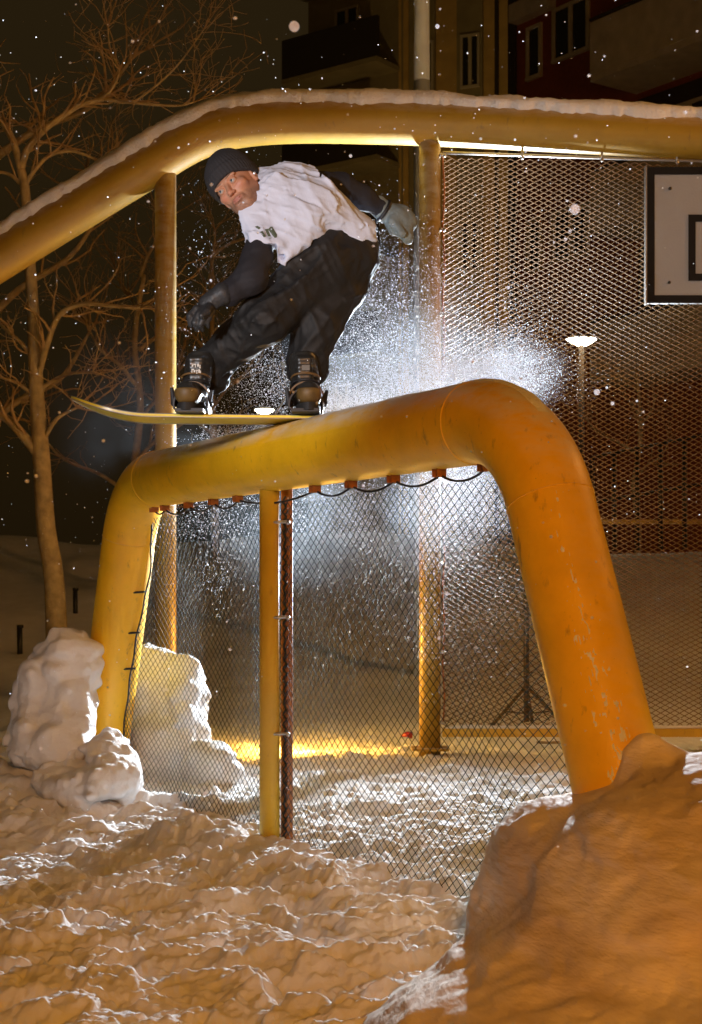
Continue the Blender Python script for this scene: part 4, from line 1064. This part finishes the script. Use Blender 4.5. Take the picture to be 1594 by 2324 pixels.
# ---- boots and bindings
Mboot = mat('black_boot_leather', (.030, .030, .028), .35, var=.3, vscale=20, bump=.2)
Mtoe = mat('lit_rubber_toe', (.17, .10, .025), .55, var=.45, vscale=30)  # tan colour holds the warm light reflected by the rubber toe
Mprn = mat('white_boot_print', (.7, .7, .66), .6)
def boot(px_top, px_bot, sgn):
    A0 = P(px_top, 822, 5.90); A1 = P(px_bot, 905, 5.90); zb = TOPZ+.028
    fx_ = P(px_bot, 0, 5.9)[0]
    toe = np.array([fx_-.012*sgn, 5.765, zb+.045]); heel = np.array([fx_, 5.96, zb+.05])
    def f(p):
        d = sd_cone(p, A0, A1, .056, .049); d = su(d, sd_cone(p, A1, heel, .049, .047), .02)
        d = su(d, sd_cone(p, heel, toe, .050, .044), .03); d = np.maximum(d, zb-p[:, 2])
        d = np.maximum(d, p[:, 2]-A0[2]-.035)
        t_ = sd_box(p, A0*.55+A1*.45+np.array([0, -.050, .012]), (.030, .014, .066), None, .012); d = su(d, t_, .012)
        return d-.0018*vnoise(p*24, 12)-.0015*np.cos(p[:, 2]*190)*(p[:, 1] < 5.87)
    lo_ = np.minimum(A0, toe)-.10; hi_ = np.maximum(A0, heel)+.09
    o = sdf_obj('boot', f, lo_, hi_, .0045, Mboot, per)
    # sole and toe cap
    b = MB(); pts = []
    for k in range(28):
        a = 2*math.pi*k/28; yy = math.cos(a); pts.append((fx_-.012*sgn*(1-yy)/2+math.sin(a)*(.050 if yy > 0 else .048), 5.862+yy*.15, 0))
    vs = [(x, y, zb-.022) for x, y, _ in pts]+[(x, y, zb+.006) for x, y, _ in pts]
    fs = [(k, (k+1) % 28, 28+(k+1) % 28, 28+k) for k in range(28)]+[tuple(range(27, -1, -1)), tuple(range(28, 56))]
    b.add(vs, fs); auto_smooth(b.build('sole', mat('boot_sole', (.02, .02, .02), .7), o))
    sdf_obj('toe_cap', lambda p: np.maximum(np.maximum(sd_cone(p, heel, toe, .0515, .0465), p[:, 1]-5.815), np.maximum(zb+.008-p[:, 2], p[:, 2]-zb-.062)), toe-.08, toe+np.array([.08, .10, .09]), .0035, Mtoe, o)
    # binding
    bd = lambda nm, bb, m: bb.build(nm, m, sb_)
    b = MB(); b.box((fx_, 5.86, TOPZ+.006), (.105, .27, .012)); b.box((fx_-.057, 5.92, TOPZ+.022), (.007, .15, .040)); b.box((fx_+.057, 5.92, TOPZ+.022), (.007, .15, .040)); b.ball((fx_-.065, 5.84, TOPZ+.045), .016); b.ball((fx_+.065, 5.84, TOPZ+.045), .016); b.tube([(fx_-.066, 5.82, TOPZ+.05), (fx_-.074, 5.81, TOPZ+.10)], [.012, .006], 8); b.tube([(fx_+.066, 5.82, TOPZ+.05), (fx_+.078, 5.81, TOPZ+.09)], [.012, .006], 8)
    auto_smooth(bd('binding_base', b, Mbind))
    for yc, zc, rad, m_ in ((5.805, zb+.035, .058, Mbind), (5.85, zb+.062, .060, Mstrap)):
        b = MB(); vs = []; K = 26
        for k in range(K+1):
            a = math.pi*(-.08+1.16*k/K); cx = fx_+math.cos(a)*rad*1.06; cz = zc-.03+math.sin(a)*rad*1.02
            for dy, dr in ((-.017, 0), (.017, 0), (.017, .006), (-.017, .006)):
                vs.append((fx_+math.cos(a)*(rad*1.06+dr), yc+dy, zc-.03+math.sin(a)*(rad*1.02+dr)))
        fs = [(4*k+j, 4*k+(j+1) % 4, 4*k+4+(j+1) % 4, 4*k+4+j) for k in range(K) for j in range(4)]
        b.add(vs, fs); auto_smooth(bd('binding_strap', b, m_))
    b = MB(); vs = []; K = 18
    for k in range(K+1):
        a = math.pi*k/K
        for z, rr in ((TOPZ+.05, .058), (TOPZ+.24, .050)):
            for dr in (0, .006): vs.append((fx_+math.cos(a)*(rr+dr)+ (A0[0]-fx_)*(z-TOPZ)/.24*.8, 5.955+math.sin(a)*(rr+dr)*.9, z))
    fs = []
    for k in range(K):
        a = 4*k; c_ = 4*k+4; fs += [(a, c_, c_+2, a+2), (a+1, a+3, c_+3, c_+1), (a, a+1, c_+1, c_), (a+2, c_+2, c_+3, a+3)]
    b.add(vs, fs); auto_smooth(bd('highback', b, Mbind))
    return o, A0, A1
oR, A0, A1 = boot(455, 440, 1)
# white lettering-like print on the tongue of the front boot
rr = random.Random(4); b = MB(); cc = A0*.62+A1*.38+np.array([0, -.069, .018])
for (u, v, w_, h_) in [(-.013, .013, .006, .012), (-.004, .016, .010, .004), (-.002, .009, .004, .008), (.008, .013, .007, .010), (.015, .008, .004, .014), (-.012, -.003, .010, .004), (-.015, -.010, .004, .010), (-.006, -.011, .005, .012), (.003, -.006, .009, .004), (.003, -.014, .004, .009), (.012, -.009, .006, .013), (.017, -.012, .003, .009)]:
    b.box(cc+np.array([u, 0, v]), (w_, .0025, h_))
b.build('boot_print', Mprn, oR, False)
oL, A0, A1 = boot(689, 697, -1)
b = MB(); cc = A0*.62+A1*.38+np.array([.006, -.069, .022]); b.box(cc, (.030, .0025, .020)); b.build('boot_patch', mat('grey_patch', (.16, .15, .13), .6), oL, False)
# laces / cuffs above binding
for o_, px in ((oR, 445), (oL, 694)):
    for k, z in enumerate((TOPZ+.12, TOPZ+.145)):
        b = MB(); b.tube(ring(np.array([P(px, 0, 5.89)[0], 5.885, z]), np.array([0, .25, 1.]), .0535, 0), .0045, 6, False); b.build('ankle_lace', Mstrap if k else Mbind, o_)

# ================================================================== SNOW IN THE AIR
rs = np.random.RandomState(11)
def grains(name, pts, rad, label, cat):
    n = len(pts); tet = np.array([[1, 1, 1], [1, -1, -1], [-1, 1, -1], [-1, -1, 1]], float)/1.2
    A = rs.randn(n, 3, 3); Q, _ = np.linalg.qr(A)
    v = (tet[None]@Q)*rad[:, None, None]+pts[:, None, :]; v = v.reshape(-1, 3)
    f = (np.array([[0, 1, 2], [0, 3, 1], [0, 2, 3], [1, 3, 2]])[None]+4*np.arange(n)[:, None, None]).reshape(-1, 3)
    o = mesh_obj(name, v.astype(np.float32), f.astype(np.int32), M['grain'], None, False); return tag(o, label, cat, kind='stuff')
#            px    py   sx   sy   Y0   Y1    n
clouds = [(860, 860, 100, 65, 6.3, 7.4, 39100), (980, 890, 120, 40, 6.3, 7.2, 39100), (1110, 860, 75, 42, 6.3, 7.4, 50599), (900, 720, 110, 90, 6.4, 7.6, 20700),
          (560, 985, 120, 12, 6.2, 7.2, 13799), (780, 925, 60, 25, 6.2, 6.9, 20700), (620, 870, 110, 60, 6.2, 7.2, 14949),
          (1050, 1120, 62, 55, 7.4, 8.6, 39100), (900, 1180, 120, 80, 7.4, 8.8, 36800), (700, 1200, 180, 80, 7.8, 9.0, 20700), (480, 1230, 80, 90, 8.2, 9.0, 11500),
          (1000, 1350, 90, 100, 7.4, 8.8, 11500),
          (320, 830, 90, 160, 6.2, 7.6, 10350), (205, 1040, 60, 40, 6.5, 7.6, 7359), (250, 1190, 40, 30, 6.5, 7.6, 3679), (520, 560, 80, 90, 6.2, 7.2, 5750), (880, 600, 60, 60, 6.3, 7.2, 3449),
          (1130, 780, 70, 60, 6.3, 7.6, 8049)]
PT = []
for px, py, sx_, sy_, y0, y1, k in clouds:
    X = px+rs.randn(k)*sx_; Yp = py+rs.randn(k)*sy_; D = rs.uniform(y0, y1, k)
    q = np.stack([(X-797)/FP*D, D, CAMZ+(HZ-Yp)/FP*D], 1)
    # wispy break-up
    nn = fbm(q*np.array([5, 5, 5.]), 3, 200); keep = rs.rand(k) < np.clip(.55+.95*nn, .04, 1); PT.append(q[keep])
PT = np.concatenate(PT)
# keep grains out of the goal side in front of the bar
off = (PT[:, 0]-GA[0])*GN[0]+(PT[:, 1]-GA[1])*GN[1]; PT = PT[off > .10]
rad = np.exp(rs.randn(len(PT))*.50)*.00088
grains('snow_spray', PT, np.clip(rad, .0004, .0036), 'cloud of backlit powder snow thrown up behind the rider and bar', 'snow spray')
k = 1700; D = rs.uniform(2.6, 13, k)**1.0; X = rs.uniform(-60, 1660, k); Yp = rs.uniform(-60, 1950, k)
q = np.stack([(X-797)/FP*D, D, CAMZ+(HZ-Yp)/FP*D], 1)
b = MB()
for c_, r_ in zip(q, np.clip(np.exp(rs.randn(k)*.5)*.0019, .0008, .0042)): b.ball(c_, r_, 6, 4, (1, .8, rs.uniform(.7, 1.1)))
tag(b.build('falling_snow', M['grain']), 'sparse snowflakes drifting through the night air', 'snowflakes', kind='stuff')
b = MB()
for px, py, Y, r in ((668, 60, 3.2, .011), (1355, 890, 4.0, .008), (993, 60, 4.2, .006), (1230, 812, 3.6, .004), (796, 354, 4.5, .005), (1014, 1347, 4.2, .006), (1305, 475, 3.0, .010)):
    b.ball(P(px, py, Y), r, 10, 7)
tag(b.build('snowflake', M['grain']), 'few large soft flakes close to the camera', 'snowflakes', kind='stuff')

# soft mist of powder too fine to see as grains
def mist(px, py, Y, sx_, sy_, sz_, dens, rot=0):
    b = MB(); b.ball((0, 0, 0), 1.0, 32, 20); o = b.build('powder_mist', None); c_ = P(px, py, Y)
    k = Y/FP; o.location = [float(v) for v in c_]; o.scale = (sx_*k, sz_, sy_*k); o.rotation_euler = (0, R(rot), 0)
    m = bpy.data.materials.new('powder_mist'); m.use_nodes = True; N = m.node_tree.nodes; L = m.node_tree.links; N.clear()
    out = N.new('ShaderNodeOutputMaterial'); v = N.new('ShaderNodeVolumePrincipled'); v.inputs['Color'].default_value = (.80, .90, 1, 1); v.inputs['Anisotropy'].default_value = .35
    t = N.new('ShaderNodeTexCoord'); ln = N.new('ShaderNodeVectorMath'); ln.operation = 'LENGTH'; L.new(t.outputs['Object'], ln.inputs[0])
    mr = N.new('ShaderNodeMapRange'); mr.interpolation_type = 'SMOOTHSTEP'; mr.inputs['From Min'].default_value = 1.0; mr.inputs['From Max'].default_value = .0; L.new(ln.outputs['Value'], mr.inputs['Value'])
    ns = N.new('ShaderNodeTexNoise'); ns.inputs['Scale'].default_value = 2.2; ns.inputs['Detail'].default_value = 4; ns.inputs['Distortion'].default_value = .8; L.new(t.outputs['Object'], ns.inputs[0])
    m2 = N.new('ShaderNodeMapRange'); m2.inputs['From Min'].default_value = .38; m2.inputs['From Max'].default_value = .68; L.new(ns.outputs[0], m2.inputs['Value'])
    mu = N.new('ShaderNodeMath'); mu.operation = 'MULTIPLY'; L.new(mr.outputs[0], mu.inputs[0]); L.new(m2.outputs[0], mu.inputs[1])
    m3 = N.new('ShaderNodeMath'); m3.operation = 'MULTIPLY'; m3.inputs[1].default_value = dens; L.new(mu.outputs[0], m3.inputs[0]); L.new(m3.outputs[0], v.inputs['Density'])
    L.new(v.outputs[0], out.inputs['Volume']); o.data.materials.append(m); tag(o, 'soft bluish mist of powder snow hanging behind the rider and the bar', 'snow mist', kind='stuff')
mist(900, 830, 6.9, 330, 200, .45, .50)
mist(1120, 850, 6.9, 190, 110, .45, .8)
mist(1010, 1130, 8.1, 230, 170, .5, .26)
mist(690, 1190, 8.4, 300, 190, .4, .30)
mist(580, 1000, 6.9, 260, 70, .35, .45)
mist(290, 980, 7.2, 220, 280, .4, .035)
